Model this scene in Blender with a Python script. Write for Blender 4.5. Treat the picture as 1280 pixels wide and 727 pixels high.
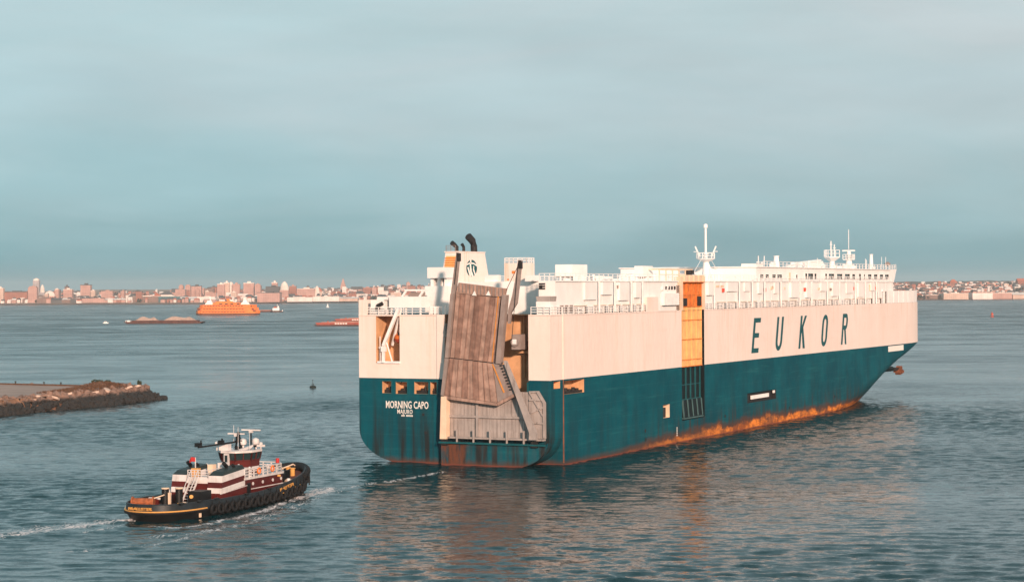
import bpy, bmesh, math, random
import numpy as np
from mathutils import Vector, Matrix, Euler, noise as mnoise

R = math.radians
rng = random.Random(11)
scene = bpy.context.scene
for o in list(bpy.data.objects):
    bpy.data.objects.remove(o, do_unlink=True)
COL = scene.collection

# ------------------------------------------------------------------ camera
CAM_H = 26.05
cd = bpy.data.cameras.new('camera')
cd.sensor_fit = 'HORIZONTAL'; cd.sensor_width = 36.0
cd.lens = 2461.4 / 1280.0 * 36.0
cd.clip_start = 1.0; cd.clip_end = 60000.0
cam = bpy.data.objects.new('camera', cd); COL.objects.link(cam)
PITCH = math.atan((363.5 - 361.1) / 2461.4)
ROLL = -0.0062
cam.matrix_world = (Matrix.Translation((0, 0, CAM_H)) @ Matrix.Rotation(R(90) - PITCH, 4, 'X')
                    @ Matrix.Rotation(ROLL, 4, 'Z'))
scene.camera = cam

# ------------------------------------------------------------------ sky, sun, exposure
SUN_AZ = R(164.0)      # clockwise from +Y (the view direction): low sun behind the camera
SUN_EL = R(15.0)
world = bpy.data.worlds.new('World'); scene.world = world; world.use_nodes = True
wn = world.node_tree.nodes; wl = world.node_tree.links; wn.clear()
def W(t, **kw):
    n = wn.new(t)
    for k, v in kw.items():
        setattr(n, k, v)
    return n
w_out = W('ShaderNodeOutputWorld'); w_bg = W('ShaderNodeBackground')
w_sky = W('ShaderNodeTexSky', sky_type='NISHITA', sun_disc=False, sun_elevation=SUN_EL, sun_rotation=SUN_AZ)
w_tc = W('ShaderNodeTexCoord'); w_sep = W('ShaderNodeSeparateXYZ')
wl.new(w_tc.outputs['Generated'], w_sep.inputs[0])
# layered cloud: noise stretched along the horizon, bends the gradient a little
w_map = W('ShaderNodeMapping'); w_map.inputs['Scale'].default_value = (1.6, 1.6, 8.0)
w_map.inputs['Rotation'].default_value = (0.03, 0.05, 0.4)
w_n = W('ShaderNodeTexNoise'); w_n.inputs['Scale'].default_value = 2.6; w_n.inputs['Detail'].default_value = 7.0
w_n.inputs['Roughness'].default_value = 0.55; w_n.inputs['Distortion'].default_value = 0.5
wl.new(w_tc.outputs['Generated'], w_map.inputs[0]); wl.new(w_map.outputs[0], w_n.inputs['Vector'])
w_m1 = W('ShaderNodeMath', operation='MULTIPLY_ADD'); w_m1.inputs[1].default_value = 0.055; w_m1.inputs[2].default_value = -0.0275
wl.new(w_n.outputs['Fac'], w_m1.inputs[0])
w_add = W('ShaderNodeMath', operation='ADD'); wl.new(w_sep.outputs['Z'], w_add.inputs[0]); wl.new(w_m1.outputs[0], w_add.inputs[1])
w_ramp = W('ShaderNodeValToRGB'); cr = w_ramp.color_ramp; cr.interpolation = 'EASE'
def lin(r, g, b):
    def f(c):
        c /= 255.0
        return c / 12.92 if c <= 0.04045 else ((c + 0.055) / 1.055) ** 2.4
    return (f(r), f(g), f(b), 1.0)
stops = [(0.0, lin(101, 150, 161)), (0.012, lin(108, 157, 168)), (0.045, lin(141, 178, 187)), (0.085, lin(162, 189, 196)),
         (0.14, lin(168, 194, 199)), (0.4, lin(146, 186, 194)), (1.0, lin(138, 180, 191))]
while len(cr.elements) < len(stops):
    cr.elements.new(0.5)
for e, (p, c) in zip(cr.elements, stops):
    e.position = p; e.color = c
wl.new(w_add.outputs[0], w_ramp.inputs[0])
# the cloud sheet is a little warmer and greyer towards the right of the view (+X)
w_mx = W('ShaderNodeMapRange'); w_mx.inputs[1].default_value = -0.25; w_mx.inputs[2].default_value = 0.45
wl.new(w_sep.outputs['X'], w_mx.inputs[0])
w_tint = W('ShaderNodeMix', data_type='RGBA', blend_type='MULTIPLY')
w_tint.inputs[7].default_value = (1.16, 0.975, 0.95, 1)
wl.new(w_mx.outputs[0], w_tint.inputs[0]); wl.new(w_ramp.outputs[0], w_tint.inputs[6])
# brightness mottling of the cloud sheet
w_n2 = W('ShaderNodeTexNoise'); w_n2.inputs['Scale'].default_value = 5.0; w_n2.inputs['Detail'].default_value = 6.0
wl.new(w_map.outputs[0], w_n2.inputs['Vector'])
w_mr = W('ShaderNodeMapRange'); w_mr.inputs[1].default_value = 0.3; w_mr.inputs[2].default_value = 0.7
w_mr.inputs[3].default_value = 0.935; w_mr.inputs[4].default_value = 1.06
wl.new(w_n2.outputs['Fac'], w_mr.inputs[0])
# soft grey-pink cloud patches drifting through the teal
w_n3 = W('ShaderNodeTexNoise'); w_n3.inputs['Scale'].default_value = 3.4; w_n3.inputs['Detail'].default_value = 5.0; w_n3.inputs['Roughness'].default_value = 0.6; w_n3.inputs['Distortion'].default_value = 0.8
w_map3 = W('ShaderNodeMapping'); w_map3.inputs['Scale'].default_value = (1.5, 1.5, 5.0); w_map3.inputs['Location'].default_value = (3.1, 1.7, 0.4)
wl.new(w_tc.outputs['Generated'], w_map3.inputs[0]); wl.new(w_map3.outputs[0], w_n3.inputs['Vector'])
w_r3 = W('ShaderNodeMapRange'); w_r3.inputs[1].default_value = 0.42; w_r3.inputs[2].default_value = 0.66; w_r3.inputs[4].default_value = 1.0; wl.new(w_n3.outputs['Fac'], w_r3.inputs[0])
w_pk = W('ShaderNodeMix', data_type='RGBA', blend_type='MULTIPLY'); w_pk.inputs[7].default_value = (1.07, 1.0, 0.995, 1)
wl.new(w_r3.outputs[0], w_pk.inputs[0]); wl.new(w_tint.outputs[2], w_pk.inputs[6])
w_mul = W('ShaderNodeMix', data_type='RGBA', blend_type='MULTIPLY'); w_mul.inputs[0].default_value = 1.0
wl.new(w_pk.outputs[2], w_mul.inputs[6]); wl.new(w_mr.outputs[0], w_mul.inputs[7])
# thin clear-sky light from the Nishita model under the cloud sheet
w_sc = W('ShaderNodeMix', data_type='RGBA', blend_type='MULTIPLY'); w_sc.inputs[0].default_value = 1.0
w_sc.inputs[7].default_value = (0.10, 0.10, 0.10, 1)
wl.new(w_sky.outputs[0], w_sc.inputs[6])
w_fin = W('ShaderNodeMix', data_type='RGBA'); w_fin.inputs[0].default_value = 0.93
wl.new(w_sc.outputs[2], w_fin.inputs[6]); wl.new(w_mul.outputs[2], w_fin.inputs[7])
wl.new(w_fin.outputs[2], w_bg.inputs['Color']); w_bg.inputs['Strength'].default_value = 1.0
wl.new(w_bg.outputs[0], w_out.inputs['Surface'])

sd = bpy.data.lights.new('sun', 'SUN'); sd.energy = 4.8; sd.angle = R(3.0); sd.color = (1.0, 0.70, 0.53)
sun = bpy.data.objects.new('sun', sd); COL.objects.link(sun)
to_sun = Vector((math.sin(SUN_AZ) * math.cos(SUN_EL), math.cos(SUN_AZ) * math.cos(SUN_EL), math.sin(SUN_EL)))
sun.rotation_euler = to_sun.to_track_quat('Z', 'Y').to_euler()

scene.view_settings.view_transform = 'Standard'; scene.view_settings.look = 'None'
scene.view_settings.exposure = 0.25; scene.view_settings.gamma = 1.0
scene.view_settings.use_curve_mapping = False

# ------------------------------------------------------------------ helpers
class MB:
    """collects faces, then links them as ONE mesh object"""
    def __init__(s):
        s.v = []; s.f = []; s.m = []
    def add(s, vs, fs, m=0):
        b = len(s.v); s.v.extend([tuple(p) for p in vs])
        for f in fs:
            s.f.append(tuple(i + b for i in f)); s.m.append(m)
        return s
    def quad(s, a, b, c, d, m=0):
        return s.add([a, b, c, d], [(0, 1, 2, 3)], m)
    def box(s, x0, x1, y0, y1, z0, z1, m=0):
        x0, x1 = min(x0, x1), max(x0, x1); y0, y1 = min(y0, y1), max(y0, y1); z0, z1 = min(z0, z1), max(z0, z1)
        vs = [(x0, y0, z0), (x1, y0, z0), (x1, y1, z0), (x0, y1, z0), (x0, y0, z1), (x1, y0, z1), (x1, y1, z1), (x0, y1, z1)]
        return s.add(vs, [(3, 2, 1, 0), (4, 5, 6, 7), (0, 1, 5, 4), (1, 2, 6, 5), (2, 3, 7, 6), (3, 0, 4, 7)], m)
    def cyl(s, p0, p1, r0, r1=None, n=12, m=0, caps=True):
        r1 = r0 if r1 is None else r1
        p0 = Vector(p0); p1 = Vector(p1); d = (p1 - p0).normalized()
        a = d.orthogonal().normalized(); b = d.cross(a)
        vs = []
        for p, r in ((p0, r0), (p1, r1)):
            for i in range(n):
                t = 2 * math.pi * i / n
                vs.append(p + a * (r * math.cos(t)) + b * (r * math.sin(t)))
        fs = [(i, (i + 1) % n, n + (i + 1) % n, n + i) for i in range(n)]
        if caps:
            fs += [tuple(range(n - 1, -1, -1)), tuple(range(n, 2 * n))]
        return s.add(vs, fs, m)
    def bar(s, p0, p1, w, h=None, m=0, up=(0, 0, 1)):
        """box beam from p0 to p1, w wide sideways, h deep"""
        h = w if h is None else h
        p0 = Vector(p0); p1 = Vector(p1); d = (p1 - p0).normalized(); u = Vector(up)
        if abs(d.dot(u)) > 0.98:
            u = Vector((0, 1, 0))
        a = d.cross(u).normalized(); b = a.cross(d)
        vs = []
        for p in (p0, p1):
            for i, j in ((-1, -1), (1, -1), (1, 1), (-1, 1)):
                vs.append(p + a * (i * w / 2) + b * (j * h / 2))
        return s.add(vs, [(3, 2, 1, 0), (4, 5, 6, 7), (0, 1, 5, 4), (1, 2, 6, 5), (2, 3, 7, 6), (3, 0, 4, 7)], m)
    def tube(s, pts, r, n=8, m=0, closed=False):
        pts = [Vector(p) for p in pts]; k = len(pts); vs = []; fs = []
        for i, p in enumerate(pts):
            if closed:
                d = pts[(i + 1) % k] - pts[i - 1]
            else:
                d = pts[min(i + 1, k - 1)] - pts[max(i - 1, 0)]
            d.normalize()
            u = Vector((0, 0, 1)) if abs(d.z) < 0.95 else Vector((1, 0, 0))
            a = d.cross(u).normalized(); b = a.cross(d)
            rr = r[i] if isinstance(r, (list, tuple)) else r
            for j in range(n):
                t = 2 * math.pi * j / n
                vs.append(p + a * (rr * math.cos(t)) + b * (rr * math.sin(t)))
        for i in range(k if closed else k - 1):
            q = (i + 1) % k
            for j in range(n):
                j2 = (j + 1) % n
                fs.append((i * n + j, i * n + j2, q * n + j2, q * n + j))
        if not closed:
            fs += [tuple(range(n - 1, -1, -1)), tuple(range((k - 1) * n, k * n))]
        return s.add(vs, fs, m)
    def prism(s, poly, axis, a, b, m=0):
        """polygon of (u,v); axis 'y': u=x v=z between y=a,b ; 'x': u=y v=z ; 'z': u=x v=y"""
        def P(u, v, w):
            return (u, w, v) if axis == 'y' else (w, u, v) if axis == 'x' else (u, v, w)
        n = len(poly)
        vs = [P(u, v, a) for u, v in poly] + [P(u, v, b) for u, v in poly]
        fs = [tuple(range(n)), tuple(range(2 * n - 1, n - 1, -1))]
        fs += [(i, n + i, n + (i + 1) % n, (i + 1) % n) for i in range(n)]
        return s.add(vs, fs, m)
    def lathe(s, prof, c=(0, 0, 0), n=16, m=0):
        """profile of (r,z) turned about the z axis through c"""
        vs = []; fs = []
        for r, z in prof:
            for i in range(n):
                t = 2 * math.pi * i / n
                vs.append((c[0] + r * math.cos(t), c[1] + r * math.sin(t), c[2] + z))
        for k in range(len(prof) - 1):
            for i in range(n):
                j = (i + 1) % n
                fs.append((k * n + i, k * n + j, (k + 1) * n + j, (k + 1) * n + i))
        fs += [tuple(range(n - 1, -1, -1)), tuple(range((len(prof) - 1) * n, len(prof) * n))]
        return s.add(vs, fs, m)
    def build(s, name, mats, parent=None, smooth=False, fix=True):
        me = bpy.data.meshes.new(name); me.from_pydata(s.v, [], s.f)
        mats = mats if isinstance(mats, (list, tuple)) else [mats]
        for m in mats:
            me.materials.append(m)
        me.polygons.foreach_set('material_index', s.m)
        if fix:
            bm = bmesh.new(); bm.from_mesh(me)
            bmesh.ops.remove_doubles(bm, verts=bm.verts, dist=1e-5)
            bmesh.ops.recalc_face_normals(bm, faces=bm.faces)
            bm.to_mesh(me); bm.free()
        if smooth:
            me.polygons.foreach_set('use_smooth', [True] * len(me.polygons))
            if smooth != 'all':
                me.set_sharp_from_angle(angle=R(40))
        me.update()
        o = bpy.data.objects.new(name, me); COL.objects.link(o)
        if parent is not None:
            o.parent = parent
        return o

def empty(name, loc, rz=0.0):
    o = bpy.data.objects.new(name, None); COL.objects.link(o)
    o.location = loc; o.rotation_euler = (0, 0, rz); o.empty_display_size = 0.5
    return o
def tag(o, label=None, cat=None, group=None, kind=None):
    if label: o['label'] = label
    if cat: o['category'] = cat
    if group: o['group'] = group
    if kind: o['kind'] = kind
    return o
def dup(o, name=None, parent=None, loc=None, rot=None):
    c = o.copy(); COL.objects.link(c)
    if name: c.name = name
    c.parent = parent if parent is not None else o.parent
    if loc is not None: c.location = loc
    if rot is not None: c.rotation_euler = rot
    return c
def copy_tree(o, parent=None):
    c = o.copy(); COL.objects.link(c); c.parent = parent
    for ch in list(o.children):
        copy_tree(ch, c)
    return c

def grid_cells(lo, hi, cuts):
    xs = sorted({lo, hi, *[c for c in cuts if lo < c < hi]})
    return list(zip(xs[:-1], xs[1:]))
def holed(mb, P, u0, u1, v0, v1, holes, m=0):
    """rectangle u,v in the surface P(u,v) with rectangular openings left out"""
    for a, b in grid_cells(u0, u1, [h[i] for h in holes for i in (0, 1)]):
        for c, d in grid_cells(v0, v1, [h[i] for h in holes for i in (2, 3)]):
            um, vm = (a + b) / 2, (c + d) / 2
            if any(h[0] < um < h[1] and h[2] < vm < h[3] for h in holes):
                continue
            mb.quad(P(a, c), P(b, c), P(b, d), P(a, d), m)
def recess(mb, P, h, depth, m=0):
    """five faces of a pocket behind an opening; P(u,v,w) with w = depth inwards"""
    a, b, c, d = h
    mb.quad(P(a, c, depth), P(b, c, depth), P(b, d, depth), P(a, d, depth), m)
    mb.quad(P(a, c, 0), P(b, c, 0), P(b, c, depth), P(a, c, depth), m)
    mb.quad(P(a, d, 0), P(b, d, 0), P(b, d, depth), P(a, d, depth), m)
    mb.quad(P(a, c, 0), P(a, d, 0), P(a, d, depth), P(a, c, depth), m)
    mb.quad(P(b, c, 0), P(b, d, 0), P(b, d, depth), P(b, c, depth), m)
def railing(name, pts, h, mat, parent, post=2.0, r=0.035, rails=3, pr=None):
    """posts and horizontal rails along a polyline: one railing"""
    mb = MB(); pr = pr or r
    for a, b in zip(pts[:-1], pts[1:]):
        a = Vector(a); b = Vector(b); L = (b - a).length; n = max(1, round(L / post))
        for i in range(n + 1):
            p = a.lerp(b, i / n); mb.bar(p, p + Vector((0, 0, h)), pr * 2)
        for k in range(rails):
            z = h * (k + 1) / rails
            mb.bar(a + Vector((0, 0, z)), b + Vector((0, 0, z)), r * 2)
    return mb.build(name, mat, parent, fix=False)
def text_obj(name, s, size, mat, parent, mtx, depth=0.02, offset=0.0, spacing=1.0, sx=1.0, shear=0.0):
    """lettering as a thin raised mesh; mtx places its lower-left corner"""
    cu = bpy.data.curves.new(name, 'FONT'); cu.body = s; cu.size = size; cu.extrude = depth; cu.offset = offset
    cu.space_character = spacing; cu.shear = shear; cu.resolution_u = 2
    t = bpy.data.objects.new('tmp', cu); COL.objects.link(t)
    dg = bpy.context.evaluated_depsgraph_get(); me = bpy.data.meshes.new_from_object(t.evaluated_get(dg))
    bpy.data.objects.remove(t, do_unlink=True); bpy.data.curves.remove(cu)
    me.transform(mtx @ Matrix.Diagonal((sx, 1, 1, 1)))
    me.materials.clear(); me.materials.append(mat); me.name = name
    o = bpy.data.objects.new(name, me); COL.objects.link(o); o.parent = parent
    return o

# ------------------------------------------------------------------ materials
def new_mat(name):
    m = bpy.data.materials.new(name); m.use_nodes = True
    nt = m.node_tree; b = nt.nodes['Principled BSDF']
    return m, nt, b
class N:
    """small node-building shorthand"""
    def __init__(s, nt): s.nt = nt
    def n(s, t, **kw):
        x = s.nt.nodes.new(t)
        for k, v in kw.items(): setattr(x, k, v)
        return x
    def link(s, a, b): s.nt.links.new(a, b)
    def math(s, op, a, b=None, c=None, clamp=False):
        x = s.n('ShaderNodeMath', operation=op); x.use_clamp = clamp
        for i, v in enumerate((a, b, c)):
            if v is None: continue
            if isinstance(v, (int, float)): x.inputs[i].default_value = v
            else: s.link(v, x.inputs[i])
        return x.outputs[0]
    def noise(s, vec, scale=1.0, detail=4.0, rough=0.5, sc=None, dist=0.0):
        if sc is not None:
            mp = s.n('ShaderNodeMapping'); mp.inputs['Scale'].default_value = sc
            s.link(vec, mp.inputs[0]); vec = mp.outputs[0]
        x = s.n('ShaderNodeTexNoise'); x.inputs['Scale'].default_value = scale; x.inputs['Detail'].default_value = detail
        x.inputs['Roughness'].default_value = rough; x.inputs['Distortion'].default_value = dist
        s.link(vec, x.inputs['Vector']); return x.outputs['Fac']
    def ramp(s, v, a, b, lo=0.0, hi=1.0):
        x = s.n('ShaderNodeMapRange', interpolation_type='SMOOTHSTEP'); x.clamp = True
        x.inputs[1].default_value = a; x.inputs[2].default_value = b; x.inputs[3].default_value = lo; x.inputs[4].default_value = hi
        s.link(v, x.inputs[0]); return x.outputs[0]
    def mix(s, f, a, b, bt='MIX'):
        x = s.n('ShaderNodeMix', data_type='RGBA', blend_type=bt)
        for i, v in ((0, f), (6, a), (7, b)):
            if isinstance(v, (int, float)): x.inputs[i].default_value = v
            elif isinstance(v, tuple): x.inputs[i].default_value = v if len(v) == 4 else (*v, 1)
            else: s.link(v, x.inputs[i])
        return x.outputs[2]
def paint(name, col, var=0.10, streak=0.25, scol=None, rough=0.5, scale=0.5, sscale=0.9, metal=0.0, rust=0.0, rcol=(0.36, 0.13, 0.04), bump=0.0):
    """weathered paint: blotchy tone, vertical run-off streaks, optional rust patches"""
    m, nt, b = new_mat(name); g = N(nt)
    co = g.n('ShaderNodeTexCoord').outputs['Object']
    n1 = g.noise(co, scale, 5, 0.55)
    c = g.mix(g.ramp(n1, 0.3, 0.7), tuple(x * (1 - var) for x in col), tuple(min(1, x * (1 + var)) for x in col))
    if streak:
        sc = scol or tuple(x * 0.55 for x in col)
        n2 = g.noise(co, 1.0, 5, 0.6, sc=(sscale, sscale, sscale * 0.05))
        c = g.mix(g.math('MULTIPLY', g.ramp(n2, 0.5, 0.78), streak), c, sc)
    if rust:
        n3 = g.noise(co, scale * 2.2, 8, 0.65); n4 = g.noise(co, 1.0, 4, 0.6, sc=(sscale * 2, sscale * 2, sscale * 0.12))
        f = g.ramp(g.math('ADD', g.math('MULTIPLY', n3, 0.6), g.math('MULTIPLY', n4, 0.4)), 0.62 - rust * 0.25, 0.72 - rust * 0.15)
        c = g.mix(g.math('MULTIPLY', f, min(1, rust * 1.4)), c, rcol)
    g.link(c, b.inputs['Base Color']); b.inputs['Roughness'].default_value = rough; b.inputs['Metallic'].default_value = metal; b.inputs['Specular IOR Level'].default_value = 0.5 if rough < 0.3 else 0.25
    if bump:
        bp = g.n('ShaderNodeBump'); bp.inputs['Strength'].default_value = bump; bp.inputs['Distance'].default_value = 0.05
        g.link(g.noise(co, scale * 6, 4, 0.6), bp.inputs['Height']); g.link(bp.outputs[0], b.inputs['Normal'])
    return m
def flat(name, col, rough=0.6, var=0.08, scale=3.0):
    return paint(name, col, var=var, streak=0.0, rough=rough, scale=scale)

CREAM = (0.80, 0.645, 0.53)
def hull_cream():
    m, nt, b = new_mat('cream_hull_paint'); g = N(nt)
    co = g.n('ShaderNodeTexCoord').outputs['Object']
    sep = g.n('ShaderNodeSeparateXYZ'); g.link(co, sep.inputs[0])
    c = g.mix(g.ramp(g.noise(co, 0.10, 5, 0.55), 0.3, 0.7), (0.76, 0.625, 0.56), (0.80, 0.675, 0.615))
    st = g.noise(co, 1.0, 5, 0.6, sc=(0.7, 0.45, 0.03))
    c = g.mix(g.math('MULTIPLY', g.ramp(st, 0.50, 0.74), 0.22), c, (0.74, 0.47, 0.33))
    # rare rust runs starting at fittings
    st2 = g.noise(co, 1.0, 3, 0.6, sc=(1.3, 1.0, 0.10)); f = g.ramp(st2, 0.70, 0.80)
    c = g.mix(g.math('MULTIPLY', f, 0.6), c, (0.60, 0.28, 0.12))
    gr = g.noise(co, 1.0, 7, 0.65, sc=(0.25, 0.14, 0.5)); c = g.mix(g.math('MULTIPLY', g.ramp(gr, 0.54, 0.74), 0.14), c, (0.58, 0.43, 0.33))
    drip = g.math('MULTIPLY', g.ramp(g.noise(co, 1.0, 4, 0.6, sc=(1.7, 1.2, 0.05)), 0.56, 0.72), g.ramp(sep.outputs['Z'], 16.0, 22.3, 0.0, 1.0)); c = g.mix(g.math('MULTIPLY', drip, 0.55), c, (0.64, 0.38, 0.23))
    # plate seams: fine darker lines every 2.4 m up and 9 m along
    for src, step, w in ((sep.outputs['Z'], 2.4, 0.03), (sep.outputs['Y'], 9.0, 0.05)):
        fr = g.math('FRACT', g.math('DIVIDE', src, step)); f = g.ramp(fr, 0.0, w / step, 1.0, 0.0)
        c = g.mix(g.math('MULTIPLY', f, 0.30), c, (0.50, 0.34, 0.25))
    g.link(c, b.inputs['Base Color']); b.inputs['Roughness'].default_value = 0.55
    bp = g.n('ShaderNodeBump'); bp.inputs['Strength'].default_value = 0.35; bp.inputs['Distance'].default_value = 0.25
    g.link(g.noise(co, 1.0, 3, 0.5, sc=(0.5, 0.75, 0.35)), bp.inputs['Height']); g.link(bp.outputs[0], b.inputs['Normal'])
    return m
def hull_teal():
    m, nt, b = new_mat('teal_hull_paint'); g = N(nt)
    co = g.n('ShaderNodeTexCoord').outputs['Object']
    sep = g.n('ShaderNodeSeparateXYZ'); g.link(co, sep.inputs[0]); X, Y, Z = sep.outputs
    c = g.mix(g.ramp(g.noise(co, 0.12, 6, 0.6), 0.3, 0.7), (0.001, 0.056, 0.080), (0.002, 0.086, 0.114))
    # scuffed paler strakes
    sk = g.noise(co, 1.0, 5, 0.65, sc=(0.06, 0.06, 1.1)); c = g.mix(g.math('MULTIPLY', g.ramp(sk, 0.52, 0.72), 0.35), c, (0.02, 0.15, 0.165))
    # plate seams
    for src, step, w in ((Z, 2.1, 0.05), (Y, 11.0, 0.10)):
        fr = g.math('FRACT', g.math('DIVIDE', src, step)); f = g.ramp(fr, 0.0, w / step, 1.0, 0.0)
        c = g.mix(g.math('MULTIPLY', f, 0.35), c, (0.06, 0.17, 0.18))
    # vertical brown-grey runs, stronger low down
    st = g.noise(co, 1.0, 6, 0.65, sc=(0.55, 0.42, 0.035)); low = g.ramp(Z, 0.5, 12.0, 1.0, 0.2)
    aft = g.ramp(Y, 0.5, 4.0, 2.0, 0.6)
    f = g.math('MULTIPLY', g.math('MULTIPLY', g.ramp(st, 0.42, 0.66), low), aft)
    c = g.mix(g.math('MULTIPLY', f, 0.62), c, (0.018, 0.024, 0.026))
    # worn band along the waterline: primer and orange rust, strongest between midship and the bow
    edge = g.noise(co, 1.0, 8, 0.7, sc=(0.35, 0.16, 0.30)); fine = g.noise(co, 1.0, 8, 0.7, sc=(0.9, 0.30, 0.7))
    tall = g.noise(co, 1.0, 4, 0.6, sc=(0.5, 0.22, 0.02))
    along = g.math('MULTIPLY', g.ramp(Y, 14.0, 62.0), g.ramp(Y, 176.0, 190.0, 1.0, 0.0))
    H = g.math('ADD', g.math('MULTIPLY_ADD', edge, 3.6, -0.25), g.math('MULTIPLY', g.ramp(tall, 0.60, 0.76), 0.9))
    H = g.math('MULTIPLY', H, g.math('MULTIPLY_ADD', along, 1.0, 0.10))
    d = g.math('ADD', g.math('SUBTRACT', H, Z), g.math('MULTIPLY_ADD', fine, 1.5, -0.7))
    runs = g.math('MULTIPLY', g.ramp(g.noise(co, 1.0, 5, 0.65, sc=(0.9, 0.75, 0.05)), 0.48, 0.66), g.ramp(Z, 1.5, 6.0, 1.0, 0.0))
    c = g.mix(g.math('MULTIPLY', g.math('MULTIPLY', runs, along), 0.85), c, (0.055, 0.032, 0.024))
    brown = g.ramp(d, -0.9, 0.3)
    c = g.mix(g.math('MULTIPLY', brown, 0.85), c, (0.085, 0.042, 0.030))
    patch = g.noise(co, 1.0, 6, 0.65, sc=(0.2, 0.09, 0.5))
    orange = g.math('MULTIPLY', g.math('MULTIPLY', g.ramp(d, 0.15, 1.0), g.ramp(Y, 20.0, 105.0, 0.35, 1.0)), g.ramp(patch, 0.34, 0.56, 0.25, 1.0))
    oc = g.mix(g.ramp(fine, 0.40, 0.60), (0.28, 0.08, 0.025), (0.80, 0.25, 0.040))
    c = g.mix(g.math('MULTIPLY', orange, 0.95), c, oc)
    # rust runs under the stern ramp's hinge
    hr = g.math('MULTIPLY', g.math('MULTIPLY', g.ramp(Y, -0.2, 0.2, 1.0, 0.0), g.ramp(Z, 3.2, 3.8, 1.0, 0.0)), g.math('MULTIPLY', g.ramp(X, -2.0, -1.0), g.ramp(X, 1.5, 4.0, 1.0, 0.12)))
    c = g.mix(g.math('MULTIPLY', hr, g.ramp(g.noise(co, 1.0, 6, 0.7, sc=(1.2, 1.0, 0.25)), 0.38, 0.6)), c, (0.13, 0.05, 0.03))
    # red antifouling showing at the waterline
    c = g.mix(g.ramp(Z, 0.12, 0.30, 0.85, 0.0), c, (0.16, 0.05, 0.035))
    g.link(c, b.inputs['Base Color']); b.inputs['Roughness'].default_value = 0.6; b.inputs['IOR'].default_value = 1.12
    bp = g.n('ShaderNodeBump'); bp.inputs['Strength'].default_value = 0.3; bp.inputs['Distance'].default_value = 0.3
    g.link(g.noise(co, 0.4, 3, 0.5), bp.inputs['Height']); g.link(bp.outputs[0], b.inputs['Normal'])
    return m
M = {}
M['cream'] = hull_cream(); M['teal'] = hull_teal()
M['white'] = paint('white_ship_paint', (0.79, 0.755, 0.735), var=0.06, streak=0.18, scol=(0.66, 0.53, 0.46), rough=0.5, scale=0.25, sscale=0.8, rust=0.10, rcol=(0.55, 0.30, 0.18))
M['white2'] = paint('white_fitting_paint', (0.80, 0.765, 0.745), var=0.07, streak=0.1, rough=0.5, scale=0.8)
M['orange_in'] = paint('rusty_orange_primer', (0.62, 0.35, 0.185), var=0.16, streak=0.45, scol=(0.42, 0.18, 0.07), rough=0.7, scale=0.5, rust=0.25)
M['dark'] = flat('dark_opening_shade', (0.018, 0.018, 0.02), 0.8)
M['black'] = paint('sooty_black_steel', (0.02, 0.018, 0.018), var=0.2, streak=0.3, scol=(0.05, 0.035, 0.03), rough=0.6)
M['ramp'] = paint('worn_brown_ramp_steel', (0.34, 0.22, 0.175), var=0.25, streak=0.85, scol=(0.12, 0.068, 0.052), rough=0.75, scale=0.9, sscale=1.5, rust=0.30, rcol=(0.16, 0.07, 0.045), bump=0.4)
M['rampdark'] = paint('dark_brown_tread_steel', (0.26, 0.155, 0.12), var=0.25, streak=0.8, scol=(0.085, 0.045, 0.035), rough=0.75, scale=0.9, sscale=1.5, rust=0.25, rcol=(0.14, 0.055, 0.035), bump=0.4)
M['girder'] = paint('grey_brown_girder_paint', (0.27, 0.215, 0.195), var=0.12, streak=0.5, scol=(0.13, 0.08, 0.065), rough=0.65, scale=0.8, sscale=1.4, rust=0.2, rcol=(0.20, 0.10, 0.07))
M['door'] = paint('grey_beige_door_paint', (0.34, 0.295, 0.275), var=0.12, streak=0.75, scol=(0.11, 0.085, 0.075), rough=0.65, scale=0.7, sscale=2.2, rust=0.12, rcol=(0.2, 0.11, 0.08))
M['yellowline'] = paint('worn_orange_line', (0.55, 0.22, 0.05), var=0.2, streak=0.4, rough=0.7)
M['rampyel'] = paint('yellow_ramp_paint', (0.78, 0.43, 0.17), var=0.14, streak=0.5, scol=(0.55, 0.20, 0.06), rough=0.6, scale=0.6, sscale=1.6, rust=0.12, rcol=(0.5, 0.16, 0.04))  # yellow-orange paint with darker streaks and rust patches
M['ramporange'] = paint('rust_orange_ramp_paint', (0.66, 0.19, 0.04), var=0.2, streak=0.55, scol=(0.20, 0.06, 0.03), rough=0.7, scale=1.2, sscale=1.8, rust=0.22, rcol=(0.16, 0.06, 0.03))
M['teal2'] = paint('teal_fitting_paint', (0.006, 0.085, 0.10), var=0.15, streak=0.4, scol=(0.03, 0.04, 0.04), rough=0.5)
M['letter'] = flat('teal_lettering', (0.004, 0.075, 0.085), 0.5)
M['wletter'] = flat('white_lettering', (0.80, 0.74, 0.68), 0.5)
M['glass'] = flat('dark_window_glass', (0.015, 0.03, 0.032), 0.12, 0.0)
M['deck'] = paint('deck_grey_green', (0.16, 0.20, 0.19), var=0.2, streak=0, rough=0.8, rust=0.15)
M['lifeorange'] = flat('lifeboat_orange', (0.72, 0.17, 0.03), 0.4)
M['lifered'] = flat('lifeboat_hull_red', (0.42, 0.06, 0.03), 0.4)
M['redmark'] = flat('red_fitting', (0.6, 0.08, 0.05), 0.5)
M['rustanchor'] = paint('rusty_anchor_iron', (0.20, 0.075, 0.04), var=0.3, streak=0.2, rough=0.8)
M['shiprim'] = paint('opening_rim_cream', (0.74, 0.55, 0.40), var=0.1, streak=0.3, rough=0.6)
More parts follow.
